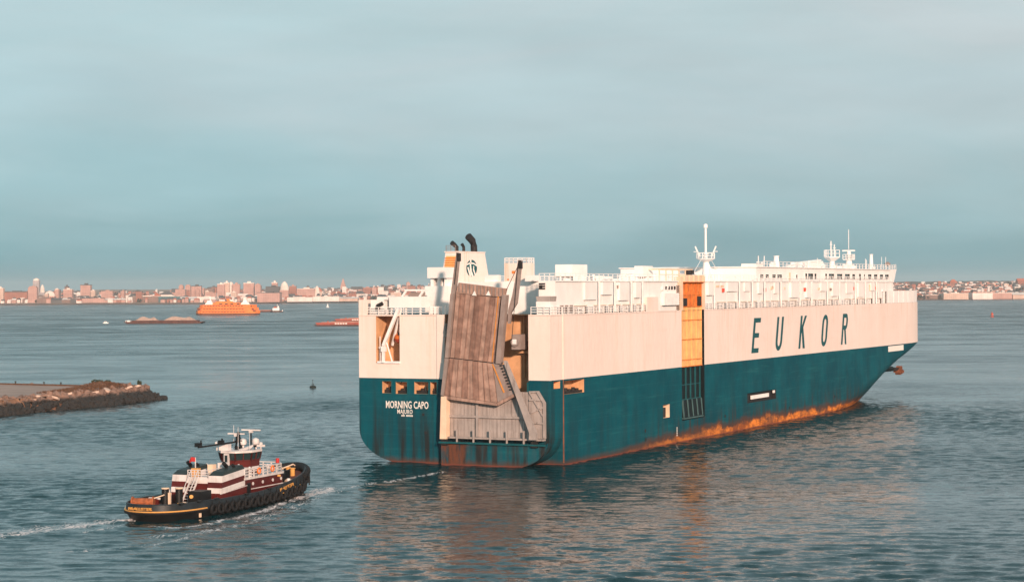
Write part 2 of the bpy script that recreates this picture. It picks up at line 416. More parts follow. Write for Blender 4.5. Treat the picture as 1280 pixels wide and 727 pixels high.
# ------------------------------------------------------------------ water
def water_mat():
    m, nt, b = new_mat('harbour_water'); g = N(nt)
    co = g.n('ShaderNodeTexCoord').outputs['Object']
    # three sizes of ripple as random facet slopes, crests lying across the wind
    def slope(sc, kx, ky, detail=3, dist=0.4):
        mp = g.n('ShaderNodeMapping'); mp.inputs['Scale'].default_value = sc; g.link(co, mp.inputs[0])
        x = g.n('ShaderNodeTexNoise'); x.inputs['Scale'].default_value = 1.0; x.inputs['Detail'].default_value = detail
        x.inputs['Roughness'].default_value = 0.6; x.inputs['Distortion'].default_value = dist; g.link(mp.outputs[0], x.inputs['Vector'])
        v = g.n('ShaderNodeVectorMath', operation='SUBTRACT'); g.link(x.outputs['Color'], v.inputs[0]); v.inputs[1].default_value = (0.5, 0.5, 0.5)
        w = g.n('ShaderNodeVectorMath', operation='MULTIPLY'); g.link(v.outputs[0], w.inputs[0]); w.inputs[1].default_value = (kx, ky, 0.0)
        return w.outputs[0]
    def vadd(p, q):
        v = g.n('ShaderNodeVectorMath', operation='ADD'); g.link(p, v.inputs[0]); g.link(q, v.inputs[1]); return v.outputs[0]
    sl = vadd(vadd(slope((0.05, 0.19, 0.2), 0.22, 0.36), slope((0.36, 1.25, 0.5), 0.48, 0.90)), slope((1.2, 3.6, 1.0), 0.70, 1.20, 3))
    # longer swell patches that still read far out
    sl = vadd(sl, vadd(slope((0.030, 0.034, 0.02), 0.12, 0.34, 6, 0.8), slope((0.008, 0.011, 0.02), 0.10, 0.26, 5, 0.8)))
    big = g.noise(co, 1.0, 4, 0.55, sc=(0.006, 0.016, 0.02), dist=1.2)      # gust patches
    sq = g.n('ShaderNodeSeparateXYZ'); g.link(co, sq.inputs[0])
    gust = g.math('MULTIPLY', g.ramp(big, 0.32, 0.68, 0.28, 0.58), g.ramp(sq.outputs['Y'], 300.0, 1400.0, 1.0, 0.9))
    sv = g.n('ShaderNodeVectorMath', operation='SCALE'); g.link(sl, sv.inputs[0]); g.link(gust, sv.inputs['Scale'])
    ge = g.n('ShaderNodeNewGeometry'); nn = g.n('ShaderNodeVectorMath', operation='NORMALIZE'); g.link(vadd(ge.outputs['Normal'], sv.outputs[0]), nn.inputs[0])
    # foam: a per-point amount broken up by noise
    at = g.n('ShaderNodeAttribute', attribute_name='foam').outputs['Fac']
    fn = g.noise(co, 1.0, 8, 0.72, sc=(1.1, 0.6, 0.5), dist=1.5); fn2 = g.noise(co, 1.0, 5, 0.7, sc=(3.4, 2.0, 1.0))
    f = g.math('ADD', g.math('MULTIPLY', fn, 0.7), g.math('MULTIPLY', fn2, 0.3))
    foam = g.ramp(g.math('ADD', g.math('MULTIPLY', at, 0.36), f), 0.70, 0.90)
    foam = g.math('MULTIPLY', foam, g.ramp(at, 0.02, 0.25))
    c = g.mix(foam, (0.001, 0.023, 0.028), (0.72, 0.64, 0.63))
    g.link(c, b.inputs['Base Color'])
    sp_ = g.n('ShaderNodeSeparateXYZ'); g.link(co, sp_.inputs[0])
    rr = g.ramp(sp_.outputs['Y'], 230.0, 1500.0, 0.125, 0.29)               # open water beyond is finely wind-roughened
    rr = g.math('MULTIPLY', rr, g.ramp(big, 0.34, 0.66, 0.75, 1.3))
    rr = g.math('MULTIPLY', rr, g.ramp(g.noise(co, 1.0, 6, 0.7, sc=(0.025, 0.03, 0.02), dist=1.0), 0.35, 0.65, 0.7, 1.3))
    g.link(g.math('MAXIMUM', rr, g.math('MULTIPLY', foam, 0.7)), b.inputs['Roughness'])
    b.inputs['IOR'].default_value = 1.33
    g.link(nn.outputs[0], b.inputs['Normal'])
    return m
M['water'] = water_mat()
def seg_dist(X, Y, pts, widths):
    best = np.full(X.shape, -1.0)
    for (a, b, wa, wb) in zip(pts[:-1], pts[1:], widths[:-1], widths[1:]):
        ax, ay = a; dx, dy = b[0] - a[0], b[1] - a[1]; L2 = dx * dx + dy * dy + 1e-9
        t = np.clip(((X - ax) * dx + (Y - ay) * dy) / L2, 0, 1)
        d = np.hypot(X - ax - t * dx, Y - ay - t * dy); w = wa + (wb - wa) * t
        best = np.maximum(best, 1 - d / w)
    return np.clip(best, 0, 1)
def make_water():
    x0, x1, y0, y1, st = -150.0, 170.0, 100.0, 520.0, 0.5
    xs = np.arange(x0, x1 + .01, st); ys = np.arange(y0, y1 + .01, st); nx, ny = len(xs), len(ys)
    X, Y = np.meshgrid(xs, ys); Z = np.zeros_like(X)
    r = np.random.RandomState(5)
    for i in range(70):
        lam = math.exp(r.uniform(math.log(1.5), math.log(4.6))); k = 2 * math.pi / lam
        th = R(78) + r.normal(0, 0.42); ph = r.uniform(0, 6.283)
        amp = 0.0070 * lam ** 0.62 * r.uniform(0.5, 1.2)
        a = k * (X * math.cos(th) + Y * math.sin(th)) + ph
        Z += amp * (np.sin(a) + 0.25 * np.cos(2 * a))
    env = 0.75 + 0.45 * np.sin(X * 0.031 + 1.3 + 0.8 * np.sin(Y * 0.02)) * np.sin(Y * 0.043 + 0.7)
    Z *= env
    # water thrown up along the tug's side and its trail
    F = np.zeros_like(X)
    def foam(pts, w, amt):
        nonlocal F
        w = [q * 1.55 for q in (w if isinstance(w, list) else [w] * len(pts))]
        F = np.maximum(F, amt * seg_dist(X, Y, pts, w) ** 0.8)
    foam([(-43.6, 224.4), (-45.4, 222.8), (-48.3, 218.4), (-52.1, 213.3), (-58, 206)], [1.2, 1.5, 1.5, 1.5, 1.6], 1.0)
    foam([(-43.4, 222.2), (-44.0, 218.0), (-46.5, 213.0)], [1.0, 1.4, 1.0], 0.75)
    foam([(-45.5, 224.5), (-50, 219), (-56, 211), (-64, 203)], [1.6, 3.0, 4.0, 5.0], 0.80)
    foam([(-45, 226), (-50, 224), (-56, 221), (-64, 214)], [1.0, 1.6, 2.5, 3], 0.45)
    foam([(-41.0, 219), (-37.7, 215.8), (-35.6, 217.5), (-33.2, 222), (-31.2, 227), (-29.2, 234), (-27.5, 243), (-26.0, 251), (-25.4, 258)], [1.0, 1.2, 1.2, 1.3, 1.4, 1.5, 1.7, 2.0, 1.5], 0.85)
    foam([(-38.5, 208), (-34.2, 211), (-30.5, 219), (-27.8, 229), (-25.6, 240), (-24.2, 250)], [1.6, 2.2, 2.4, 2.4, 2.2, 1.8], 0.72)
    foam([(-24.4, 259.5), (-24.0, 256), (-25.2, 251), (-27.0, 246)], [1.6, 1.9, 1.7, 1.4], 1.0)
    foam([(-24.6, 249), (-23, 253), (-20.6, 256)], [1.0, 1.2, 0.8], 0.6)
    foam([(-40.0, 200), (-36, 203.5), (-33.4, 211.6), (-31.6, 219)], 1.4, 0.7)
    foam([(-46.5, 197), (-40.3, 198.5)], 1.2, 0.72)
    foam([(-22.5, 257.7), (-20.2, 262.6), (-16.8, 267.7), (-13.7, 273.1), (-10.0, 281.3)], [1.3, 1.5, 1.8, 1.6, 1.2], 0.78)
    foam([(-20, 268), (-17.8, 272), (-18.0, 265), (-15.5, 268)], 1.3, 0.55)
    foam([(-14, 279), (-10, 283), (-4, 281)], 1.2, 0.45)
    fade = np.clip(np.minimum(np.minimum(X - x0, x1 - X), np.minimum(Y - y0, y1 - Y)) / 70.0, 0, 1)
    Z *= fade; Z += 0.10 * F * fade
    V = np.stack([X.ravel(), Y.ravel(), Z.ravel()], 1)
    idx = np.arange(nx * ny).reshape(ny, nx)
    Q = np.stack([idx[:-1, :-1].ravel(), idx[:-1, 1:].ravel(), idx[1:, 1:].ravel(), idx[1:, :-1].ravel()], 1)
    nb = len(V)
    ext = np.array([(-7000, -400, 0), (7000, -400, 0), (7000, 9400, 0), (-7000, 9400, 0)], float)
    V = np.concatenate([V, ext]); c = [idx[0, 0], idx[0, -1], idx[-1, -1], idx[-1, 0]]
    outer = np.array([(nb, nb + 1, c[1], c[0]), (nb + 1, nb + 2, c[2], c[1]), (nb + 2, nb + 3, c[3], c[2]), (nb + 3, nb, c[0], c[3])])
    Q = np.concatenate([Q, outer])
    me = bpy.data.meshes.new('water')
    me.vertices.add(len(V)); me.vertices.foreach_set('co', V.ravel())
    me.loops.add(Q.size); me.loops.foreach_set('vertex_index', Q.ravel().astype(np.int32))
    me.polygons.add(len(Q)); me.polygons.foreach_set('loop_start', np.arange(0, Q.size, 4, dtype=np.int32))
    me.polygons.foreach_set('loop_total', np.full(len(Q), 4, np.int32))
    me.update(calc_edges=True); me.validate()
    me.polygons.foreach_set('use_smooth', np.ones(len(Q), bool))
    at = me.attributes.new('foam', 'FLOAT', 'POINT')
    at.data.foreach_set('value', np.concatenate([F.ravel(), np.zeros(4)]).astype(np.float32))
    me.materials.append(M['water'])
    o = bpy.data.objects.new('water', me); COL.objects.link(o)
    tag(o, 'rippled teal harbour water with foam trails around the ships', kind='structure')
make_water()
# ------------------------------------------------------------------ the car carrier
HB, ZC, ZD, ZR = 16.13, 12.69, 22.29, 27.2      # half beam, colour line, cream top, roof deck (metres above water)
ship = empty('car_carrier', (-8.953, 293.578, 0), -0.4578)
tag(ship, 'huge car carrier ship with cream upper hull, teal lower hull and raised stern ramp', 'cargo ship')
def S(name, mb, mat, parent=ship, **kw):
    return mb.build(name, mat, parent, **kw)
SFLAT = 130.0
def bow_line(z):
    k = min(1, max(0, z / 12.7)); s0 = 132 + 64 * k ** 0.8; n = 1.9 + 1.3 * k
    tz = [-3, 0, 1, 2, 3, 4.5, 6, 7.5, 9, 10.5, 11.8, 12.7, 30]
    tt = [207, 207, 206, 205.4, 204.8, 204.3, 205, 208, 214, 224.5, 231, 233, 233]
    return s0, n, float(np.interp(z, tz, tt))
def bow_pts(z, n=26, inset=0.0):
    s0, p, tip = bow_line(z); out = []
    for i in range(n + 1):
        u = i / n
        if u < 0.25: s = SFLAT + (s0 - SFLAT) * u / 0.25; t = HB
        else:
            w = math.sin((u - 0.25) / 0.75 * math.pi / 2); s = s0 + (tip - s0) * w; t = HB * (1 - w ** p)
        out.append((max(0, t - inset), s - inset * (0.9 if u > 0.6 else 0), z))
    return out
def bow_shell(mb, zs, m=0, inset=0.0):
    rows = [bow_pts(z, inset=inset) for z in zs]
    for sx in (1, -1):
        for a, b in zip(rows[:-1], rows[1:]):
            for i in range(len(a) - 1):
                f = lambda p: (p[0] * sx, p[1], p[2])
                if a[i][0] + a[i + 1][0] + b[i][0] + b[i + 1][0] < 1e-6: continue
                mb.quad(f(a[i]), f(a[i + 1]), f(b[i + 1]), f(b[i]), m)
def PS(s, z, w=0.0): return (HB - w, s, z)        # starboard side
def PP(s, z, w=0.0): return (-HB + w, s, z)
def PT(t, z, w=0.0): return (t, w, z)             # transom
# openings (u0,u1,v0,v1)
RR = (52.4, 63.2, 3.6, 99.0)                       # side-ramp slot
side_low = [(4.75, 11.9, 10.45, 12.45), (1.1, 3.3, 11.45, 12.5), (43.8, 46.7, 4.55, 6.75), (85.4, 101.8, 4.75, 6.55)]
RAMP = (-1.2, 12.6, 4.3, 99.0)                     # stern-ramp slot
tr_low = [(-12.05, -10.5, 10.42, 12.22), (-9.7, -7.75, 10.35, 12.13), (-6.5, -4.1, 10.4, 12.2), (-3.75, -2.65, 10.4, 12.2)]
BOAT = (-13.1, -9.0, 15.0, 22.05)
ZB = 4.9
# lower hull
h = MB()
holed(h, PS, 4.3, SFLAT, -3, ZC, side_low + [RR]); holed(h, PS, 0, 4.3, ZB, ZC, side_low)
holed(h, PP, 0, SFLAT, ZB, ZC, []); holed(h, PP, 45, SFLAT, -3, ZB, [])
h.quad((-HB, 45, -3), (-6.0, 4.31, -3), (-6.0, 4.31, ZB), (-HB, 45, ZB)); h.add([(-HB, 4.3, ZB), (-6.0, 4.31, ZB), (-HB, 45, ZB)], [(0, 1, 2)])   # run of the port quarter
holed(h, PT, -HB, HB, ZB, ZC, tr_low + [RAMP])
arc = lambda cx, sx, rx: [(sx * (cx + rx * math.cos(a)), ZB + 5.12 * math.sin(a)) for a in [-math.pi / 2 * i / 12 for i in range(13)]]
st_arc = arc(HB - 6.5, 1, 6.5); pt_arc = arc(HB - 8.6, -1, 8.6)
h.prism([(HB, ZB)] + st_arc[1:] + pt_arc[::-1][:-1] + [(-HB, ZB)], 'y', 0, 4.3)
h.quad((-6.0, 4.31, -3), (HB, 4.31, -3), (HB, 4.31, ZB), (-6.0, 4.31, ZB))
bow_shell(h, [-3, -1.5, 0, 1, 2, 3, 4.5, 6, 7.5, 9, 10.5, 11.8, 12.3, ZC])
hull = S('hull', h, M['teal'])
hull['label'] = 'teal lower hull with rust along the waterline'
# ramp landing ledge on the transom's foot
sp = MB()
prof = [(-1.3, 3.45), (-1.3, -0.22)] + [(x, z * 0.84 - 0.22) for x, z in [(9.6 + 6.5 * math.sin(a), 4.6 - 4.6 * math.cos(a)) for a in [math.pi / 2 * i / 10 for i in range(11)]]]
sp.prism([(p[0], p[1]) for p in prof] + [(16.1, 3.45)], 'y', -1.3, -0.02)
S('ramp_ledge', sp, M['teal'])
lg = MB(); lg.box(-1.5, 15.9, -1.75, -1.32, 3.25, 3.5); S('ledge_lip', lg, M['teal2'])
# openings in the lower hull: pockets with rims, bollards inside
def pocket(name, P, hs, depth, mat):
    mb = MB(); recess(mb, P, hs, depth); return S(name, mb, mat, hull)
for i, hs in enumerate(tr_low):
    pk = pocket('mooring_port', PT, hs, 1.6, M['orange_in'])
    mb = MB(); a, b, c, d = hs
    mb.box(a + 0.1, b - 0.1, 0.5, 0.62, c, c + 0.5); S('port_sill', mb, M['black'], hull)
    for q, r0 in ((0.2, 1.0), (-0.35, 0.8)):
        mb = MB(); mb.cyl(((a + b) / 2 + q, 0.9, c), ((a + b) / 2 + q, 0.9, c + r0), 0.2); S('bollard', mb, M['black'], hull)
    r = MB()
    for (u0, u1, v0, v1) in ((a - .12, b + .12, c - .12, c), (a - .12, b + .12, d, d + .12), (a - .12, a, c, d), (b, b + .12, c, d)):
        r.box(u0, u1, -0.06, -0.005, v0, v1)
    S('port_rim', r, M['teal2'], hull)
for hs, mt, dp in ((side_low[0], M['orange_in'], 2.0), (side_low[1], M['orange_in'], 1.0), (side_low[2], M['shiprim'], 1.2), (side_low[3], M['dark'], 0.7)):
    pocket('side_port', PS, hs, dp, mt)
mb = MB()
for k in range(5):
    s = 5.6 + k * 1.35; mb.cyl((HB - 0.8, s, 10.46), (HB - 0.8, s, 11.1 + 0.2 * (k % 2)), 0.3, n=8)
mb.box(HB - 0.35, HB - 0.25, 4.8, 11.8, 10.5, 10.85); S('fairlead_row', mb, M['black'], hull)
mb = MB(); mb.box(HB - 1.0, HB - 0.5, 45.0, 46.2, 4.6, 6.2); S('pilot_door', mb, M['black'], hull)
mb = MB(); mb.box(HB - 0.5, HB - 0.3, 88.6, 98.6, 5.3, 6.0); mb.box(HB - 0.2, HB - 0.05, 100.4, 101.4, 5.9, 6.4)
S('accommodation_ladder', mb, M['white2'], hull)
mb = MB()
for t, z in ((-4.6, 4.6), (-4.6, 2.0), (-5.0, 7.3)):
    mb = MB(); mb.cyl((t, -0.05, z), (t, 0.0, z), 0.22, n=10); S('scupper', mb, M['dark'], hull)
for s, z in ((36.0, 3.0), (36.2, 1.6), (73.5, 3.1), (110, 2.5), (140, 3.2)):
    mb = MB(); mb.cyl((HB + 0.04, s, z), (HB - 0.02, s, z), 0.3, n=10); S('scupper', mb, M['dark'], hull)
for s in (49.8,):
    for k in range(5):
        mb = MB(); mb.box(HB + 0.005, HB + 0.02, s, s + 0.4, 1.2 + k * 0.32, 1.38 + k * 0.32); S('draft_mark', mb, M['wletter'], hull)
# vertical rubbing bars and the corner bar at the after end of the side
mb = MB(); mb.bar((HB + 0.04, 4.35, 0.4), (HB + 0.04, 4.35, ZC), 0.16, 0.1); S('corner_bar', mb, [M['rustanchor']], hull)
mb = MB(); mb.bar((HB + 0.04, 4.35, ZC), (HB + 0.04, 4.35, ZD), 0.16, 0.1); S('corner_bar', mb, [M['cream']], hull)

# upper hull
u = MB()
holed(u, PS, 0, SFLAT, ZC, ZD, [RR]); holed(u, PP, 0, SFLAT, ZC, ZD, [])
holed(u, PT, -HB, HB, ZC, ZD, [BOAT, RAMP])
bow_shell(u, [ZC, 15, 18, 20, ZD])
for (a, b) in ((-2.55, -1.35),):
    u.box(a, b, -0.16, -0.01, ZC, ZD)
u.box(-HB, -14.7, 0.0, 0.25, ZD, 24.55); u.box(-HB, -HB + 0.25, 0.25, 9.0, ZD, 24.55)
u.box(HB - 3.2, HB - 0.003, 37.2, 42.0, ZD, 24.62)
topsides = S('upper_hull', u, M['cream'])
topsides['label'] = 'cream upper hull with large teal lettering'
mb = MB(); rim = ((0, 0), (1, 0), (1, 1), (0, 1))
mb.box(-HB, RAMP[0] - .05, -0.07, -0.005, ZD - 0.18, ZD); mb.box(RAMP[1] + .05, HB, -0.07, -0.005, ZD - 0.18, ZD)
mb.box(HB + 0.005, HB + 0.07, 0, RR[0] - .05, ZD - 0.18, ZD); mb.box(HB + 0.005, HB + 0.07, RR[1] + .05, SFLAT, ZD - 0.18, ZD)
S('sheer_rail', mb, M['cream'], topsides)
# weather deck
dk = MB(); half = [p for p in bow_pts(ZD - 0.05)]
poly = [(HB - .02, 12), ] + [(p[0] - (.02 if p[0] > .1 else 0), p[1]) for p in half] + [(-p[0] + (.02 if p[0] > .1 else 0), p[1]) for p in half[::-1]] + [(-HB + .02, 0.02), (RAMP[0] - .02, 0.02), (RAMP[0] - .02, 3), (RAMP[1] + .02, 3), (RAMP[1] + .02, 0.02), (HB - .02, .02)]
dk.add([(x, y, ZD - 0.05) for x, y in poly], [tuple(range(len(poly)))]); S('weather_deck', dk, M['deck'])
# bow bulwark (white) following the hull
bb = MB(); rows = [bow_pts(ZD + 0.02, inset=0.12), bow_pts(25.1, inset=0.12)]
for sx in (1, -1):
    for i in range(5, len(rows[0]) - 1):
        a, b = rows; f = lambda p, d=0: ((p[0] - d) * sx, p[1] - d * 0.5, p[2])
        bb.quad(f(a[i]), f(a[i + 1]), f(b[i + 1]), f(b[i])); bb.quad(f(b[i]), f(b[i + 1]), f(b[i + 1], .2), f(b[i], .2))
S('bow_bulwark', bb, M['white'])
for k in range(9):
    s = 170 + k * 4.2; mb = MB(); mb.box(HB - 0.115, HB - 0.05, s, s + 0.2, ZD + 0.05, 25.05); S('bulwark_stay', mb, M['white2'])

# big side lettering: drawn letter by letter in a condensed slanted face
def stroke_letter(ch, w, hgt, st, sh):
    mb = MB()
    def P(x, z, d): return (HB + d, x + sh * z, z)
    def poly(pts):
        n = len(pts); vs = [P(x, z, 0.035) for x, z in pts] + [P(x, z, 0.005) for x, z in pts]
        mb.add(vs, [tuple(range(n)), tuple(range(2 * n - 1, n - 1, -1))] + [(i, (i + 1) % n, n + (i + 1) % n, n + i) for i in range(n)])
    def rect(x0, x1, z0, z1): poly([(x0, z0), (x1, z0), (x1, z1), (x0, z1)])
    def ring(cx, cz, ro, rzo, ri, rzi, a0, a1, n=12):
        for i in range(n):
            p, q = a0 + (a1 - a0) * i / n, a0 + (a1 - a0) * (i + 1) / n
            poly([(cx + ro * math.cos(p), cz + rzo * math.sin(p)), (cx + ro * math.cos(q), cz + rzo * math.sin(q)),
                  (cx + ri * math.cos(q), cz + rzi * math.sin(q)), (cx + ri * math.cos(p), cz + rzi * math.sin(p))])
    t = st * 0.78
    if ch == 'E':
        rect(0, st, 0, hgt); rect(st, w, 0, t); rect(st, w, hgt - t, hgt); rect(st, w * 0.9, hgt / 2 - t / 2, hgt / 2 + t / 2)
    if ch == 'U':
        c = w / 2; rect(0, st, c, hgt); rect(w - st, w, c, hgt); ring(c, c, c, c, c - st, c - t, math.pi, 2 * math.pi)
    if ch == 'O':
        c = w / 2; rect(0, st, c, hgt - c); rect(w - st, w, c, hgt - c)
        ring(c, c, c, c, c - st, c - t, math.pi, 2 * math.pi); ring(c, hgt - c, c, c, c - st, c - t, 0, math.pi)
    if ch == 'K':
        rect(0, st, 0, hgt); m_ = hgt * 0.45
        poly([(st, m_), (st, m_ + t * 1.7), (w - st * 1.15, hgt), (w, hgt)]); poly([(st * 1.0, m_ + t * 0.9), (st * 1.8, m_ + t * 1.6), (w * 1.04, 0), (w * 1.04 - st * 1.2, 0)])
    if ch == 'R':
        rect(0, st, 0, hgt); r_ = hgt * 0.26; rect(st, w - r_ * 0.8, hgt - t, hgt); rect(st, w - r_ * 0.8, hgt - 2 * r_, hgt - 2 * r_ + t)
        ring(w - r_ * 0.8, hgt - r_, r_ * 0.8, r_, r_ * 0.8 - st, r_ - t, -math.pi / 2, math.pi / 2)
        poly([(w * 0.42, hgt - 2 * r_), (w * 0.42 + st, hgt - 2 * r_), (w * 1.02, 0), (w * 1.02 - st, 0)])
    return mb
for ch, s in (('E', 87.75), ('U', 101.3), ('K', 115.8), ('O', 130.4), ('R', 144.6)):
    o = S('letter', stroke_letter(ch, 3.9, 6.5, 1.12, 0.26), M['letter'], topsides); o.location = (0, s, 13.88)
MT = lambda t, z: Matrix.Translation((t, -0.012, z)) @ Matrix.Rotation(R(90), 4, 'X')
text_obj('ship_name', 'MORNING CAPO', 1.55, M['wletter'], hull, MT(-11.5, 8.18), 0.01, 0.016, 1.02, 0.61)
text_obj('port_name', 'MAJURO', 0.95, M['wletter'], hull, MT(-9.5, 7.36), 0.01, 0.004, 1.08, 0.70)
for k in range(10):                          # a short line too small to read: a row of little white marks
    if k != 3:
        mb = MB(); mb.box(-8.75 + k * 0.2, -8.62 + k * 0.2, -0.02, -0.004, 6.95, 7.2); S('number_mark', mb, M['wletter'], hull)
mside = lambda s, z: Matrix.Translation((HB + 0.012, s, z)) @ Matrix.Rotation(R(90), 4, 'Z') @ Matrix.Rotation(R(90), 4, 'X')
bt = MB(); bt.box(0.0, 0.03, 0, 13.2, 0, 1.25); o = S('bow_name_board', bt, M['wletter'], topsides); o.location = (HB - 0.02, 181.6, 11.2)

# after-deck boat recess, davit
bx = MB(); recess(bx, PT, BOAT, 3.2)
bx2 = MB()                                   # room runs on behind the transom plating to starboard
bx2.quad((-13.1, 3.2, 15), (-4, 3.2, 15), (-4, 3.2, 22.05), (-13.1, 3.2, 22.05)); bx2.quad((-13.1, 0, 15), (-4, 0.02, 15), (-4, 3.2, 15), (-13.1, 3.2, 15))
bx2.quad((-13.1, 0, 15), (-13.1, 0, 22.05), (-13.1, 3.2, 22.05), (-13.1, 3.2, 15)); bx2.quad((-13.1, 0, 22.05), (-4, .02, 22.05), (-4, 3.2, 22.05), (-13.1, 3.2, 22.05))
bx2.quad((-4, 0.02, 15), (-4, 0.02, 22.05), (-4, 3.2, 22.05), (-4, 3.2, 15))
S('boat_recess', bx2, M['orange_in'], topsides)
dv = MB()
dv.bar((-9.0, -0.3, 23.2), (-11.6, -0.35, 17.6), 0.5, 0.45); dv.bar((-11.6, -0.3, 17.7), (-11.75, -0.2, 15.0), 0.4, 0.4)
dv.bar((-11.2, -0.15, 18.2), (-10.3, 0.0, 15.2), 0.18, 0.18); dv.box(-12.0, -11.3, -0.5, 0.1, 16.7, 17.5); dv.box(-12.8, -8.95, -0.25, 0.4, 14.95, 15.25)
dv.bar((-8.9, 0.3, 23.2), (-11.2, 1.6, 17.6), 0.3, 0.3); dv.box(-12.6, -11.9, -0.1, 0.4, 17.2, 17.35); dv.bar((-12.4, 0, 15.2), (-12.4, 0, 19.0), 0.1)
S('davit', dv, M['white2'], topsides)
lb = empty('lifeboat', (0, 0, 0)); lb.matrix_world = ship_m = (Matrix.Translation(ship.location) @ Matrix.Rotation(-0.4578, 4, 'Z')) @ Matrix.Translation((-7.3, 1.45, 17.7))
tag(lb, 'orange enclosed lifeboat tucked in the stern recess beside the white davit', 'lifeboat')
def boat_loft(mb, rows, m=0):
    n = len(rows[0])
    vs = [p for r_ in rows for p in r_]; fs = []
    for i in range(len(rows) - 1):
        for j in range(n):
            k = (j + 1) % n; fs.append((i * n + j, i * n + k, (i + 1) * n + k, (i + 1) * n + j))
    fs += [tuple(range(n - 1, -1, -1)), tuple(range((len(rows) - 1) * n, len(rows) * n))]
    mb.add(vs, fs, m)
top, bot = MB(), MB()
xs = [-3.3, -3.1, -2.5, -1.5, 0, 1.5, 2.5, 3.1, 3.3]; fw = [0.15, .55, .85, 1, 1, 1, .85, .55, .15]
boat_loft(top, [[(x, 1.15 * f * math.cos(a), 0.9 + (1.7 if abs(x) < 2 else 1.3) * f * math.sin(a)) for a in [math.pi * k / 8 for k in range(9)]] for x, f in zip(xs, fw)])
boat_loft(bot, [[(x, 1.2 * f * math.cos(a), 0.88 + 0.95 * f * math.sin(a)) for a in [-math.pi * k / 8 for k in range(9)]] for x, f in zip(xs, fw)])
S('canopy', top, M['lifeorange'], lb, smooth=True); S('boat_hull', bot, M['lifered'], lb, smooth=True)
wd = MB()
for x in (-2.2, -0.9, 0.6): wd.box(x, x + 0.5, -1.12, -0.98, 1.5, 1.9)
S('window', wd, M['dark'], lb)
hk = MB(); hk.box(-2.6, -2.3, -0.15, 0.15, 2.0, 2.75); hk.box(2.3, 2.6, -0.15, 0.15, 2.0, 2.75); S('lifting_hook', hk, M['white2'], lb)

# ------------------------------------------------ stern ramp in its slot
sr = MB(); recess(sr, PT, (RAMP[0], RAMP[1], RAMP[2], ZD), 3.0)
sr.box(9.6, 12.55, 1.9, 2.98, 16.6, 16.9); sr.box(9.6, 12.55, 1.9, 2.98, 18.4, 18.7); sr.box(10.6, 10.8, 2.4, 2.98, 13, 22)
S('ramp_slot', sr, M['orange_in'])
sg = MB(); sg.box(RAMP[0] - .02, RAMP[0] + 0.25, -0.15, 2.8, 4.4, ZC); sg.box(RAMP[1] - 0.25, RAMP[1] + .02, -0.1, 2.8, 4.4, ZC - 0.3); S('slot_frame', sg, M['teal2'])
ramp = empty('stern_ramp', (0, 0, 0)); ramp.parent = ship
ramp['label'] = 'worn brown stern ramp folded up against the transom'
def plate(name, poly, s0, s1, mat, parent=ramp):
    mb = MB(); mb.prism(poly, 'y', s0, s1); return S(name, mb, mat, parent)
# upper deck of the ramp in long tread strips, each a plate of its own
TL, TR, BL, BR = Vector((1.49, 25.44)), Vector((8.92, 24.77)), Vector((0.45, 15.98)), Vector((7.54, 15.28))
GL, GR = Vector((-0.45, 10.4)), Vector((8.29, 9.46))
nst = 9
for i in range(nst):
    a, b = i / nst + 0.004, (i + 1) / nst - 0.004
    dz = 0.02 * ((i * 7) % 3)
    p = [TL.lerp(TR, a), TL.lerp(TR, b), BL.lerp(BR, b), BL.lerp(BR, a)]
    plate('tread_strip', [tuple(q) for q in p], -1.55 - dz, -1.2, M['rampdark' if i in (1, 4, 5, 7) else 'ramp'])
    p = [BL.lerp(BR, a) + Vector((0, -.12)), BL.lerp(BR, b) + Vector((0, -.12)), GL.lerp(GR, b), GL.lerp(GR, a)]
    plate('tread_strip', [tuple(q) for q in p], -1.75 - dz, -1.35, M['rampdark' if i in (0, 3, 5) else 'ramp'])
for i in range(1, nst):                            # raised bars along the strip joints
    a = i / nst; p, q, r_ = TL.lerp(TR, a), BL.lerp(BR, a), GL.lerp(GR, a)
    mb = MB(); mb.bar((p.x, -1.62, p.y), (q.x, -1.62, q.y), 0.07, 0.1); S('tread_bar', mb, M['rampdark'], ramp)
    mb = MB(); mb.bar((q.x, -1.82, q.y - .15), (r_.x, -1.82, r_.y), 0.07, 0.1); S('tread_bar', mb, M['rampdark'], ramp)
for x0, z0, x1, z1 in ((1.7, 30.6, 1.2, 26.8), (11.8, 29.6, 9.6, 25.6), (11.7, 29.8, 10.6, 18.6), (0.7, 25.0, -0.3, 19.9)):
    mb = MB(); mb.bar((x0, -1.45, z0), (x1, -1.45, z1), 0.07); S('hoist_cable', mb, M['black'], ramp)
plate('ramp_backing', [(1.2, 25.6), (9.6, 24.9), (8.6, 15.0), (11.2, 10.9), (8.4, 9.6), (-0.6, 10.3), (0.1, 16)], -1.19, -0.6, M['girder'])
plate('side_flap', [(7.62, 15.2), (9.5, 15.0), (11.05, 10.85), (8.35, 9.5)], -1.68, -1.22, M['girder'])
plate('tip_flap', [(-0.5, 10.35), (8.25, 9.42), (8.3, 9.0), (-0.35, 9.85)], -1.85, -1.5, M['ramp'])
plate('tip_flap', [(8.3, 9.42), (11.05, 10.8), (11.1, 10.35), (8.4, 8.98)], -1.8, -1.45, M['ramp'])
plate('top_flap', [(1.9, 27.05), (9.85, 26.12), (9.5, 24.85), (1.45, 25.5)], -1.5, -1.2, M['ramp'])
for k in range(13):
    x = 2.0 + k * 0.6; zt = 27.05 - (x - 1.9) * 0.117
    mb = MB(); mb.box(x, x + 0.12, -1.62, -1.5, zt - 1.35, zt - 0.05); S('flap_rib', mb, M['girder'], ramp)
for x in (4.6, 6.9):
    plate('ramp_lug', [(x - 0.35, 25.15), (x + 0.35, 25.1), (x + .05, 25.8)], -1.75, -1.55, M['white2'])
